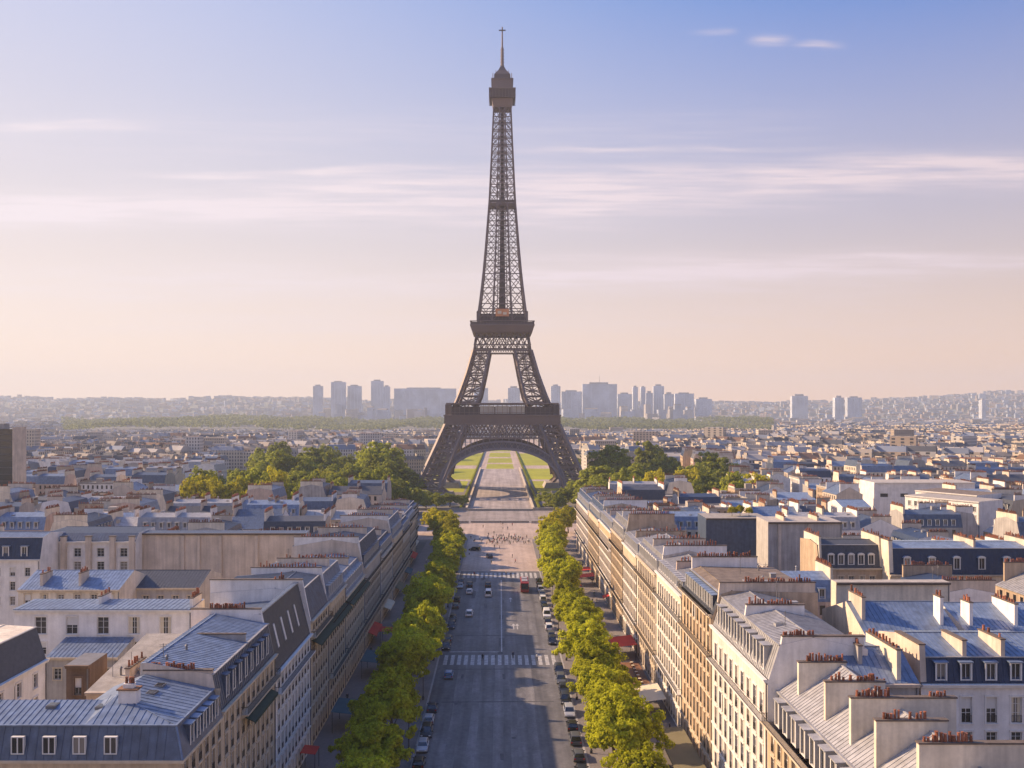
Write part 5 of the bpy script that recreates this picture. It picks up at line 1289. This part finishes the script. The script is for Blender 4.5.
def tree(pr, x, y, sx, sz, label, group, rot=None, name='street_tree'):
    t = thing(name, label, 'tree', (x, y, .12 if abs(x) < 32 and y < 400 else 0), random.uniform(0, 6.28) if rot is None else rot, group)
    t.scale = (sx, sx, sz)
    link('crown', pr[0], t); link('trunk', pr[1], t)
    return t
def build_trees():
    Y = 104.0; k = 0
    while Y < 372:
        s = random.uniform(1.0, 1.26)
        tree(STREET[k % 4], 18.2 + random.uniform(-.5, .5) + (1.5 if Y > 330 else 0), Y, s, s * random.uniform(.94, 1.08), 'yellow-green plane tree on the sunlit pavement, %s from the near end' % ordinal(k), 'plane trees along the sunlit pavement')
        k += 1; Y += random.uniform(12.0, 15.5)
    Y = 92.0; k = 0
    while Y < 345:
        s = random.uniform(1.0, 1.25)
        tree(STREET[(k + 1) % 4], -18.2 + random.uniform(-.5, .5), Y, s, s * random.uniform(.92, 1.06), 'dark green plane tree on the shaded pavement, %s from the near end' % ordinal(k), 'plane trees along the shaded pavement')
        k += 1; Y += random.uniform(11.5, 14.5)
    for i, (x, y, s) in enumerate([(-21, 352, 1.15), (-20, 364, 1.2), (-23, 380, 1.25), (-27, 396, 1.2), (-24, 412, 1.15), (-31, 420, 1.2), (21, 384, 1.15), (24, 398, 1.2), (27, 412, 1.2), (32, 424, 1.25), (23, 372, 1.1)]):
        tree(LIME[i % 2], x, y, s, s, 'bright lime-yellow tree in the clump at the %s edge of the plaza' % ('shaded-row' if x < 0 else 'sunlit-row'), 'lime trees framing the plaza', name='lime_tree')
    # park trees read off the photograph: (px, top py, width px, distance, kind)
    pk = [(380, 447, 52, 600, 0), (356, 468, 34, 560, 1), (408, 473, 36, 590, 0), (316, 452, 40, 640, 0), (286, 462, 40, 600, 1), (262, 452, 34, 680, 2), (246, 474, 34, 560, 1), (228, 474, 28, 590, 2), (268, 478, 40, 520, 0), (300, 476, 40, 520, 1), (332, 478, 34, 520, 0), (212, 482, 34, 425, 4), (238, 482, 36, 425, 5), (258, 486, 30, 420, 4), (192, 486, 30, 425, 5),
          (340, 484, 34, 480, 1), (372, 482, 30, 500, 2), (398, 484, 26, 500, 1), (418, 492, 24, 500, 0), (436, 497, 22, 520, 0), (450, 497, 20, 540, 1), (462, 501, 15, 540, 0), (426, 495, 22, 530, 2), (396, 466, 26, 700, 2), (388, 470, 24, 560, 0), (300, 470, 34, 570, 2), (342, 460, 30, 640, 1), (280, 446, 26, 760, 0), (330, 449, 24, 780, 1),
          (612, 450, 42, 640, 1), (600, 470, 46, 540, 0), (650, 446, 34, 680, 0), (584, 482, 28, 560, 1), (634, 468, 40, 560, 0), (664, 456, 36, 620, 2), (690, 468, 30, 560, 1), (712, 457, 38, 580, 0), (706, 478, 34, 510, 1), (676, 480, 32, 510, 0), (740, 478, 36, 520, 2), (736, 468, 24, 590, 1), (655, 486, 30, 480, 0), (630, 484, 30, 490, 2), (606, 486, 30, 500, 1), (584, 490, 26, 510, 0), (566, 494, 24, 520, 1), (546, 498, 20, 545, 0), (556, 498, 22, 500, 2), (760, 484, 26, 500, 4), (722, 486, 26, 490, 1), (574, 488, 20, 560, 1)]
    n_named = len(pk); rr = random.Random(3)
    for i in range(34): pk.append((rr.uniform(192, 398), rr.uniform(474, 491), rr.uniform(24, 36), rr.uniform(432, 540), rr.choice((0, 1, 2, 3, 4))))
    for i in range(16): pk.append((rr.uniform(250, 400), rr.uniform(455, 470), rr.uniform(24, 40), rr.uniform(560, 680), rr.choice((0, 1, 2, 3))))
    for i in range(22): pk.append((rr.uniform(596, 765), rr.uniform(472, 490), rr.uniform(22, 34), rr.uniform(445, 560), rr.choice((0, 1, 2, 3, 4))))
    for i, (px, top, wp, Y, kd) in enumerate(pk):
        wp *= 1.2; top -= 4 if i < 45 else 6
        sx = wp * Y / FPX / 10.2; H = max(7.0, iz(top, Y)); sz = H / 10.6
        pr = (LIME if kd >= 4 else PARK)[kd % len(LIME if kd >= 4 else PARK)]
        sd = 'shaded-row side' if px < 500 else 'sunlit-row side'
        size = 'broad' if sx > 2.6 else ('tall' if H > 16 else 'small')
        col = 'yellow-green' if kd >= 4 else ('dark green' if kd in (0, 1) else 'mid green')
        if i < n_named:
            lab = '%s %s park tree, %s out from the iron tower on its %s' % (size, col, ordinal(sorted([abs(q[0] - 502) for q in pk[:n_named] if (q[0] < 500) == (px < 500)]).index(abs(px - 502))), sd)
        else: lab = '%s tree in the dense park canopy between rooftops and iron tower, %s' % (col, sd)
        tree(pr, ix(px, Y), Y, sx, sz, lab, 'park trees around the iron tower', name='park_tree')
    # rows of clipped trees along the long garden
    for i in range(14):
        for sx in (-1, 1):
            tree(PARK[i % 4], sx * (78 + (i % 3) * 7), 700 + i * 62, 1.5, 1.15, 'clipped tree lining the long lawn behind the iron tower', 'clipped trees lining the long lawn', name='park_tree')
    for i, (px, Y, s) in enumerate(((732, 266, .28), (740, 267, .32), (749, 266, .26), (1000, 395, 1.0), (1012, 396, 1.1), (1022, 394, .9), (640, 560, 1.0))):
        t = tree(LIME[i % 2], ix(px, Y), Y, s, s, ['small yellow-green roof garden shrub, %s of three behind the sunlit facades' % ordinal(i), 'pale green courtyard tree, %s from the long navy terrace' % ordinal(i), 'green tree between park and rooftops'][0 if i < 3 else (1 if i < 6 else 2)], 'small green trees among the roofs', name='courtyard_tree')
        if i < 3: t.location.z = 26.2
build_trees()

def far_wood():
    r = np.random.default_rng(5); pts = []
    n = 5200
    Y = r.uniform(2260, 3500, n); left = r.random(n) < .62
    px = np.where(left, r.uniform(62, 448, n), r.uniform(557, 772, n))
    X = (px - 500) * Y / FPX; zb = 3 + (Y - 2260) / 1240 * 19 + 6 * np.sin(X * .0061 + 1) + 4 * np.sin(X * .017) + 2.5 * np.sin(X * .041)
    keep = Y > 2260 + 170 * (1 + np.sin(X * .009 + 2) * .6 + np.sin(X * .023) * .4); X, Y, zb = X[keep], Y[keep], zb[keep]; n = len(X)
    k = 9
    C = np.stack([X, Y, zb + r.uniform(7, 13, n)], 1)
    off = r.normal(size=(n, k, 3)); off /= np.linalg.norm(off, axis=2)[:, :, None]; off[:, :, 2] = np.abs(off[:, :, 2]) * 1.0 - .2
    P = (C[:, None] + off * r.uniform(5, 9, (n, 1, 1))).reshape(-1, 3); m = len(P)
    nrm = off.reshape(-1, 3) + r.normal(size=(m, 3)) * .35; nrm /= np.linalg.norm(nrm, axis=1)[:, None]
    t = np.cross(nrm, r.normal(size=(m, 3))); t /= np.linalg.norm(t, axis=1)[:, None]; bt = np.cross(nrm, t); s = r.uniform(4.5, 8.5, (m, 1))
    V = np.stack([P - t * s * .6, P - bt * s * .5, P + t * s * .6, P + bt * s * .5], 1).reshape(-1, 3)
    me = bpy.data.meshes.new('far_wood'); me.from_pydata(V.tolist(), [], np.arange(m * 4).reshape(-1, 4).tolist()); me.materials.append(M['leafw']); me.update()
    o = link('far_wood', me, kind='stuff'); o['label'] = 'hazy green belt of woodland beyond the rooftops'
far_wood()

# ------------------------------------------------------------------ walls by the river, hedges, lamps
def parapets():
    for i, (x0, x1, y, h, lab) in enumerate([(-130, -19.5, 521, 1.3, 'long stone parapet across the end of the plaza on the shaded side'), (19.5, 130, 521, 1.3, 'long stone parapet across the end of the plaza on the sunlit side'), (-120, -16, 461, 1.1, 'low stone terrace wall before the quay road on the shaded side'), (16, 120, 461, 1.1, 'low stone terrace wall before the quay road on the sunlit side')
            , (-19, 19, 519.0, 1.0, 'low pale barrier wall closing the plaza axis at the quay road'), (-15, 15, 463, .9, 'low dark-shadowed step wall across the axis behind the crowd')]):
        r = thing('parapet', lab, 'wall', (0, y, 0), 0, 'stone parapets across the plaza')
        b = MB(); b.box(x0, -.35, 0, x1, .35, h); link('wall', b.mesh('wall', [M['wallst']]), r)
        b = MB(); b.box(x0 - .1, -.5, h + .004, x1 + .1, .5, h + .22); link('coping', b.mesh('coping', [M['kerb']]), r)
    for sx, nm in ((-1, 'shaded'), (1, 'sunlit')):
        r = thing('promenade_wall', 'long pale double wall edging the promenade towards the tower on the %s side' % nm, 'wall', (sx * 19.4, 0, 0), 0, 'walls edging the promenade')
        b = MB(); b.box(-.4, 522, 0, .4, 900, 1.5); link('wall', b.mesh('wall', [M['wallst']]), r)
        b = MB(); b.box(-.6, 521.6, 1.504, .6, 900.4, 1.75); link('coping', b.mesh('coping', [M['trims']]), r)
        b = MB(); b.box(-2.6 if sx < 0 else 1.4, 524, 0, -1.4 if sx < 0 else 2.6, 1500, 1.9); o = thing('hedge', 'long clipped hedge beside the promenade wall on the %s side' % nm, 'hedge', (sx * 21.0, 0, 0), 0, 'clipped hedges', b.mesh('hedge', [M['leafd']]))
parapets()

def lamp_proto():
    r = thing('street_lamp', 'placeholder', 'street lamp', (0, 0, 0), 0, 'black street lamps on the avenue')
    b = MB(); b.lathe(0, 0, [(.24, 0), (.24, .5), (.12, .7), (.08, 1.2), (.06, 5.2)], 10); link('post', b.mesh('post', [M['iron']]), r)
    b = MB(); b.lathe(0, 0, [(.10, 5.2), (.30, 5.9), (.32, 5.95)], 8, 0); b.lathe(0, 0, [(.34, 5.96), (.2, 6.2), (.05, 6.45)], 8, 1); link('lantern', b.mesh('lantern', [M['lamp'], M['iron']]), r)
    return r
def build_lamps():
    p = lamp_proto(); k = {-1: 0, 1: 0}; first = True
    for Y in range(118, 370, 28):
        for sx in (-1, 1):
            o = p if first else copy_tree(p); first = False
            o.location = (sx * 15.2, Y + 4, .13); o['label'] = 'black lantern post by the kerb on the %s side, %s from the near end' % ('shaded' if sx < 0 else 'sunlit', ordinal(k[sx])); k[sx] += 1
build_lamps()

# ------------------------------------------------------------------ cars
def car_proto(kind):
    L_, w, h = dict(hatch=(4.3, 1.84, 1.52), suv=(4.8, 1.95, 1.72), van=(5.3, 2.02, 2.15))[kind]
    r = thing('parked_car', 'x', 'car', (0, 0, 0)); hl = L_ / 2; hw = w / 2
    b = MB()
    zb, zs = .28, .92 if kind != 'van' else 1.05                       # sill and shoulder height
    side = [(-hl, zb + .12), (-hl + .05, zs - .12), (-hl + .25, zs - .02), (hl - 1.05, zs), (hl - .25, zs - .16), (hl, zs - .32), (hl, zb + .10), (hl - .2, zb), (-hl + .2, zb)]
    def ring(inset): return side, inset
    n = len(side); k = b.add([(-hw, y, z) for y, z in side] + [(-hw + .10, y * .985, z + (.05 if z > .6 else 0)) for y, z in side] + [(hw - .10, y * .985, z + (.05 if z > .6 else 0)) for y, z in side] + [(hw, y, z) for y, z in side])
    b.f.append(tuple(k + i for i in range(n))); b.m.append(0); b.f.append(tuple(k + 3 * n + i for i in reversed(range(n)))); b.m.append(0)
    for a in range(3):
        for i in range(n):
            j = (i + 1) % n; b.f.append((k + a * n + i, k + (a + 1) * n + i, k + (a + 1) * n + j, k + a * n + j)); b.m.append(0)
    # roof panel
    yr0, yr1 = (-hl + .45, hl - 1.75) if kind != 'van' else (-hl + .1, hl - 1.35)
    ri = hw - .22
    b.hexa([(-ri, yr0, h - .09), (ri, yr0, h - .09), (ri, yr1, h - .10), (-ri, yr1, h - .10), (-ri + .1, yr0 + .1, h), (ri - .1, yr0 + .1, h), (ri - .1, yr1 - .1, h - .02), (-ri + .1, yr1 - .1, h - .02)])
    for sx in (-1, 1):                                                   # pillars and mirrors
        for ya, yb in ((yr0, -hl + .16 if kind != 'van' else -hl + .04), (yr1, hl - 1.12), ((yr0 + yr1) / 2, (yr0 + yr1) / 2)):
            b.bar((sx * (ri - .01), ya, h - .08), (sx * (hw - .06), yb, zs), .09, .09)
        b.box(sx * hw - .02 if sx > 0 else -hw - .18, hl - 1.45, zs + .02, hw + .18 if sx > 0 else -hw + .02, hl - 1.28, zs + .17)
    if kind == 'van':
        for sx in (-1, 1): b.face([(sx * (hw - .03), -hl + .1, zs), (sx * (hw - .03), 0.2, zs), (sx * (ri + .02), .2, h - .1), (sx * (ri + .02), -hl + .1, h - .1)])
    link('body', b.mesh('body', [CARP['white']]), r)
    b = MB()                                                             # glazing
    gi = .012
    ya0, yb0 = (-hl + .14, hl - 1.1) if kind != 'van' else (-hl + .05, hl - 1.1)
    b.hexa([(-hw + .07, ya0, zs + .03), (hw - .07, ya0, zs + .03), (hw - .07, yb0, zs + .03), (-hw + .07, yb0, zs + .03), (-ri + gi, yr0, h - .095), (ri - gi, yr0, h - .095), (ri - gi, yr1, h - .105), (-ri + gi, yr1, h - .105)])
    link('glazing', b.mesh('glazing', [M['carglass']]), r)
    wb = L_ * .30
    for sx in (-1, 1):
        for sy in (-1, 1):
            b = MB(); b.M = Matrix.Translation((sx * (hw - .10), sy * wb, .33)) @ Matrix.Rotation(R(90), 4, 'Y'); b.lathe(0, 0, [(.33, -.11), (.34, 0), (.33, .11)], 14)
            wo = link('wheel', b.mesh('wheel', [M['rubber']]), r)
            b = MB(); b.M = Matrix.Translation((sx * (hw + .015), sy * wb, .33)) @ Matrix.Rotation(R(90), 4, 'Y'); b.lathe(0, 0, [(.21, -.012), (.20, .012)], 12); link('rim', b.mesh('rim', [M['rim']]), wo)
        b = MB(); b.box(sx * (hw - .28) - .17, hl - .10, zs - .36, sx * (hw - .28) + .17, hl + .012, zs - .22); link('headlight', b.mesh('headlight', [M['lamp']]), r)
        b = MB(); b.box(sx * (hw - .2) - .13, -hl - .012, zs - .30, sx * (hw - .2) + .13, -hl + .10, zs - .12); link('taillight', b.mesh('taillight', [M['tail']]), r)
    return r
def build_cars():
    pr = {k: car_proto(k) for k in ('hatch', 'suv', 'van')}
    used = set()
    def put(kind, color, x, y, rz, label, group, nm='parked_car'):
        if kind in used: o = copy_tree(pr[kind])
        else: o = pr[kind]; used.add(kind)
        o.name = nm
        o.location = (x, y, .004); o.rotation_euler = (0, 0, rz); o['label'] = label
        if group: o['group'] = group
        for c in o.children:
            if c.name.startswith('body'):
                c.material_slots[0].link = 'OBJECT'; c.material_slots[0].material = CARP[color]
    CN = dict(black='black', white='white', silver='silver', grey='dark grey', blue='light blue', red='dark red', darkblue='dark blue')
    KN = dict(hatch='hatchback', suv='tall car', van='van')
    lot = [('suv', 'black', 134), ('suv', 'black', 141), ('hatch', 'grey', 148), ('suv', 'grey', 155.5), ('hatch', 'black', 162), ('suv', 'silver', 169.5), ('suv', 'black', 177), ('hatch', 'black', 183.5), ('suv', 'grey', 190), ('suv', 'black', 197),
           ('suv', 'black', 222), ('hatch', 'grey', 228.5), ('suv', 'white', 236), ('hatch', 'grey', 243), ('van', 'white', 250.5), ('suv', 'black', 258.5), ('hatch', 'black', 265), ('suv', 'white', 272), ('hatch', 'grey', 279), ('suv', 'silver', 286), ('hatch', 'black', 293), ('suv', 'black', 300)]
    for i, (k, c, y) in enumerate(lot): put(k, c, 12.95 + random.uniform(-.12, .12), y, random.choice((0, 0, math.pi)), '%s %s parked on the sunlit kerb, %s from the near end' % (CN[c], KN[k], ordinal(i)), 'cars parked along the sunlit kerb')
    lot = [('suv', 'grey', 138), ('hatch', 'black', 145), ('hatch', 'silver', 152), ('suv', 'black', 159), ('hatch', 'silver', 165.5), ('hatch', 'darkblue', 172), ('suv', 'black', 217), ('hatch', 'grey', 224), ('suv', 'darkblue', 238), ('hatch', 'black', 246), ('hatch', 'grey', 262), ('suv', 'black', 270), ('hatch', 'silver', 292), ('suv', 'grey', 300)]
    for i, (k, c, y) in enumerate(lot): put(k, c, -12.95 + random.uniform(-.12, .12), y, random.choice((0, 0, math.pi)), '%s %s parked on the shaded kerb, %s from the near end' % (CN[c], KN[k], ordinal(i)), 'cars parked along the shaded kerb')
    put('hatch', 'blue', -11.0, 193.5, 0, 'light blue hatchback alone beside the shaded trees before the crossing', None, 'car')
    put('suv', 'white', -8.6, 252, 0, 'white car with dark glass driving up the shaded lane past the first crossing', None, 'car')
    put('hatch', 'white', -9.6, 283, 0, 'white car waiting behind a black one short of the far crossing', None, 'car')
    put('suv', 'black', -9.9, 294, 0, 'black car first in the shaded lane short of the far crossing', None, 'car')
    put('van', 'white', -3.6, 279, 0, 'long white van in the middle lane short of the far crossing', None, 'car')
    put('hatch', 'black', -3.9, 294, 0, 'black car just ahead of the white van', None, 'car')
    put('suv', 'black', -10.4, 370, 1.2, 'dark car crossing the plaza close to the lime trees', None, 'car')
    put('suv', 'darkblue', -4.2, 352, .2, 'dark car alone in the open middle of the plaza', None, 'car')
    # coach
    r = thing('tour_bus', 'dark red coach with wide dark windscreen standing short of the far crossing', 'bus', (7.8, 288, .004))
    b = MB(); b.prism([(-5.2, .35), (-5.3, 1.2), (-5.15, 3.2), (-4.9, 3.4), (4.9, 3.4), (5.2, 3.2), (5.3, 1.2), (5.2, .35)], -1.25, 1.25); link('body', b.mesh('body', [CARP['red']]), r)
    b = MB(); b.box(-1.1, -5.36, 1.25, 1.1, -5.24, 3.0); link('rear_window', b.mesh('rear_window', [M['carglass']]), r)
    for sx in (-1, 1):
        b = MB()
        for q in range(5): b.box(sx * 1.26 - .012, -4.7 + q * 1.9, 1.5, sx * 1.26 + .012, -3.0 + q * 1.9, 2.8)
        link('side_glazing', b.mesh('side_glazing', [M['carglass']]), r)
        for sy in (-3.2, 3.2):
            b = MB(); b.M = Matrix.Translation((sx * 1.15, sy, .48)) @ Matrix.Rotation(R(90), 4, 'Y'); b.lathe(0, 0, [(.47, -.14), (.48, 0), (.47, .14)], 14); link('wheel', b.mesh('wheel', [M['rubber']]), r)
        b = MB(); b.box(sx * .95 - .15, -5.34, .75, sx * .95 + .15, -5.22, 1.0); link('taillight', b.mesh('taillight', [M['tail']]), r)
    b = MB(); b.box(-.9, -3.5, 3.404, .9, -.5, 3.65); b.box(-.9, 1.0, 3.404, .9, 3.4, 3.6); link('roof_unit', b.mesh('roof_unit', [M['zincl']]), r)
build_cars()

# ------------------------------------------------------------------ people
def person_proto(pose, top, leg, hair):
    """one continuous skinned body; stride and arm swing by pose"""
    s = (.30, .0, -.2)[pose]
    P = [(0, 0, .95), (0, .02, 1.15), (0, .03, 1.38), (0, .02, 1.50), (0, 0, 1.56), (0, .02, 1.68)]
    rad = [.155, .14, .16, .075, .06, .105]; E = [(i, i + 1) for i in range(5)]
    for sx in (-1, 1):
        k = len(P); st = s * sx
        P += [(sx * .10, 0, .88), (sx * .105, st * .5 + .05 * abs(s), .48), (sx * .11, st - .02, .08), (sx * .115, st + .14, .045)]; rad += [.105, .075, .05, .042]; E += [(0, k), (k, k + 1), (k + 1, k + 2), (k + 2, k + 3)]
        k = len(P); P += [(sx * .20, .02, 1.40), (sx * .25, -st * .35, 1.13), (sx * .24, -st * .6 + .10, .90), (sx * .24, -st * .6 + .14, .80)]; rad += [.07, .052, .042, .038]; E += [(2, k), (k, k + 1), (k + 1, k + 2), (k + 2, k + 3)]
    me = bpy.data.meshes.new('person_cage'); me.from_pydata(P, E, [])
    o = bpy.data.objects.new('person_cage', me); COL.objects.link(o)
    o.modifiers.new('s', 'SKIN'); d = me.skin_vertices[0].data
    for i, r in enumerate(rad): d[i].radius = (r, r * .8 if i in (0, 1, 2) else r)
    d[0].use_root = True
    sub = o.modifiers.new('u', 'SUBSURF'); sub.levels = 1; sub.render_levels = 1
    dg = bpy.context.evaluated_depsgraph_get(); dg.update()
    out = bpy.data.meshes.new_from_object(o.evaluated_get(dg)); out.name = 'person'
    bpy.data.objects.remove(o, do_unlink=True)
    out.materials.clear()
    for q in (CLOTH[top], CLOTH[leg], M['skin'], M['bark' if hair else 'rubber'], CLOTH['dark']): out.materials.append(q)
    for p in out.polygons:
        c = p.center; m = 0
        if c.z < .09: m = 4
        elif c.z < .93 and abs(c.x) < .21: m = 1
        elif c.z < .86: m = 2
        elif c.z > 1.5: m = 3 if (c.z > 1.70 or c.y < -.02) else 2
        p.material_index = m; p.use_smooth = True
    return out
def build_people():
    kinds = [('dark', 'dark', 0), ('navy', 'dark', 1), ('white', 'navy', 2), ('red', 'dark', 0), ('tan', 'navy', 1), ('dark', 'tan', 2), ('green', 'dark', 0), ('white', 'dark', 1)]
    ms = [person_proto(p, t, l, i % 2) for i, (t, l, p) in enumerate(kinds)]
    desc = ['all in dark clothes', 'in a navy top', 'in a white top and navy trousers', 'in a red top', 'in a tan top', 'in a dark top and tan trousers', 'in a green top', 'in a white top and dark trousers']
    def put(k, x, y, z, where, group):
        thing('person', 'person %s %s' % (desc[k], where), 'person', (x, y, z), random.uniform(0, 6.28), group, ms[k])
    for i in range(96):
        k = i % 8; x = random.gauss(2, 6.5); y = random.uniform(386, 412) if i < 76 else random.uniform(335, 460)
        x = max(-13, min(14, x))
        put(k, x, y, .012, 'in the plaza crowd before the tower', 'crowd on the plaza')
    for i in range(16):
        x = random.uniform(23, 31); y = random.uniform(150, 330); put(i % 8, x, y, .13, 'walking on the sunlit pavement below the facades', 'people on the sunlit pavement')
    for i in range(14):
        x = -random.uniform(22, 31); y = random.uniform(150, 360); put((i * 3) % 8, x, y, .13, 'walking on the shaded pavement below the facades', 'people on the shaded pavement')
    for i, (x, y) in enumerate(((-4, 206), (3, 208), (8.5, 206), (-9, 312), (2, 314))): put(i, x, y, .015, 'walking over the zebra crossing, %s on it' % ('near' if y < 250 else 'far'), 'people on the crossings')
build_people()

# ------------------------------------------------------------------ cafe terraces
def parasol(x, y, w, d, z, mat, label, tilt=.12):
    r = thing('terrace_canopy', label, 'canopy', (x, y, .13))
    b = MB(); b.hexa([(-w / 2, -d / 2, z), (w / 2, -d / 2, z - tilt * w * 0), (w / 2, d / 2, z), (-w / 2, d / 2, z), (-w / 2, -d / 2, z + .06), (w / 2, -d / 2, z + .06), (w / 2, d / 2, z + .06), (-w / 2, d / 2, z + .06)])
    for v in range(len(b.v)):
        vx, vy, vz = b.v[v]; b.v[v] = (vx, vy, vz + tilt * vx)
    b.box(-w / 2, -d / 2 - .02, z - tilt * w / 2 - .25, -w / 2 + .03, d / 2 + .02, z - tilt * w / 2 - .002)
    link('canvas', b.mesh('canvas', [M[mat]]), r)
    for sx in (-1, 1):
        for sy in (-1, 1):
            b = MB(); b.tube((sx * w * .46, sy * d * .46, 0), (sx * w * .46, sy * d * .46, z + tilt * sx * w * .46 - .002), .05, .05); link('post', b.mesh('post', [M['iron']]), r)
    return r
def build_terraces():
    parasol(28.6, 172, 4.6, 10, 3.3, 'creamc', 'flat cream canopy on thin posts over the pavement beside the trees')
    parasol(28.6, 210, 5.4, 9, 3.4, 'red', 'bright red canopy on the sunlit pavement between trees and facade')
    parasol(28.7, 140, 4.6, 26, 3.2, 'olive', 'long olive canopy on the sunlit pavement at the bottom of the picture', .06)
    parasol(28.6, 296, 4.6, 6, 3.2, 'red', 'red canopy far along the sunlit pavement, smaller of two', .1)
    parasol(28.6, 308, 4.6, 6, 3.2, 'red', 'red canopy far along the sunlit pavement, nearer the plaza', .1)
    parasol(-27.4, 163, 5.0, 8, 3.6, 'teal', 'teal canopy on the shaded pavement, lower of two', -.1)
    parasol(-27.2, 196, 5.0, 9, 3.6, 'teal', 'teal canopy on the shaded pavement, upper of two', -.1)
    parasol(-30.2, 143, 2.4, 3.4, 3.2, 'red', 'red canopy on the shaded pavement at the bottom of the picture', -.1)
    parasol(-27.6, 222, 3.6, 5, 3.2, 'red', 'small red canopy on the shaded pavement beyond the teal ones', -.1)
    # wooden terrace with tables and chairs
    r = thing('terrace_deck', 'brown wooden cafe deck beside the bright red canopy', 'deck', (0, 0, .131))
    b = MB(); b.box(25, 178, 0, 31.4, 204, .12); link('boards', b.mesh('boards', [M['wood']]), r)
    b = MB(); b.box(24.7, 178, .0, 24.98, 204, .95); link('planter', b.mesh('planter', [M['wood']]), r)
    b = MB(); b.lathe(0, 0, [(.22, 0), (.05, .06), (.04, .70)], 8, 1); b.lathe(0, 0, [(.36, .70), (.36, .74)], 12, 0); tm = b.mesh('cafe_table', [M['creamc'], M['iron']])
    b = MB(); b.box(-.2, -.2, .43, .2, .2, .47); b.box(-.2, .17, .47, .2, .21, .88)
    cs = b.mesh('seat', [M['wood']]); b = MB()
    b.box(-.02, -.02, 0, .02, .02, .43); cl = b.mesh('leg', [M['iron']])
    n = 0
    for i in range(10):
        for j in range(2):
            x, y = 26.6 + j * 2.8, 179.6 + i * 2.45
            thing('cafe_table', 'small round cream cafe table on the brown wooden deck', 'table', (x, y, .252), 0, 'cafe tables on the deck', tm)
            for sy in (-1, 1):
                c = thing('cafe_chair', 'small wooden cafe chair on the brown deck', 'chair', (x, y + sy * .68, .252), 0 if sy > 0 else math.pi, 'cafe chairs on the deck')
                link('seat', cs, c)
                for a in (-.17, .17):
                    for d in (-.17, .17): link('leg', cl, c, (a, d, 0))
build_terraces()

# ------------------------------------------------------------------ air
def haze():
    b = MB(); b.box(-7000, -300, -3.0, 7000, 7400, 352)
    m = bpy.data.materials.new('haze_air'); m.use_nodes = True; nt = m.node_tree
    nt.nodes.remove(nt.nodes['Principled BSDF'])
    v = nt.nodes.new('ShaderNodeVolumePrincipled'); v.inputs['Color'].default_value = (.76, .86, 1.0, 1); v.inputs['Density'].default_value = HAZE_DENSITY; v.inputs['Anisotropy'].default_value = .1
    nt.links.new(v.outputs[0], nt.nodes['Material Output'].inputs['Volume'])
    link('haze', b.mesh('haze', [m]), kind='stuff')
haze()
print('objects', len(bpy.data.objects))
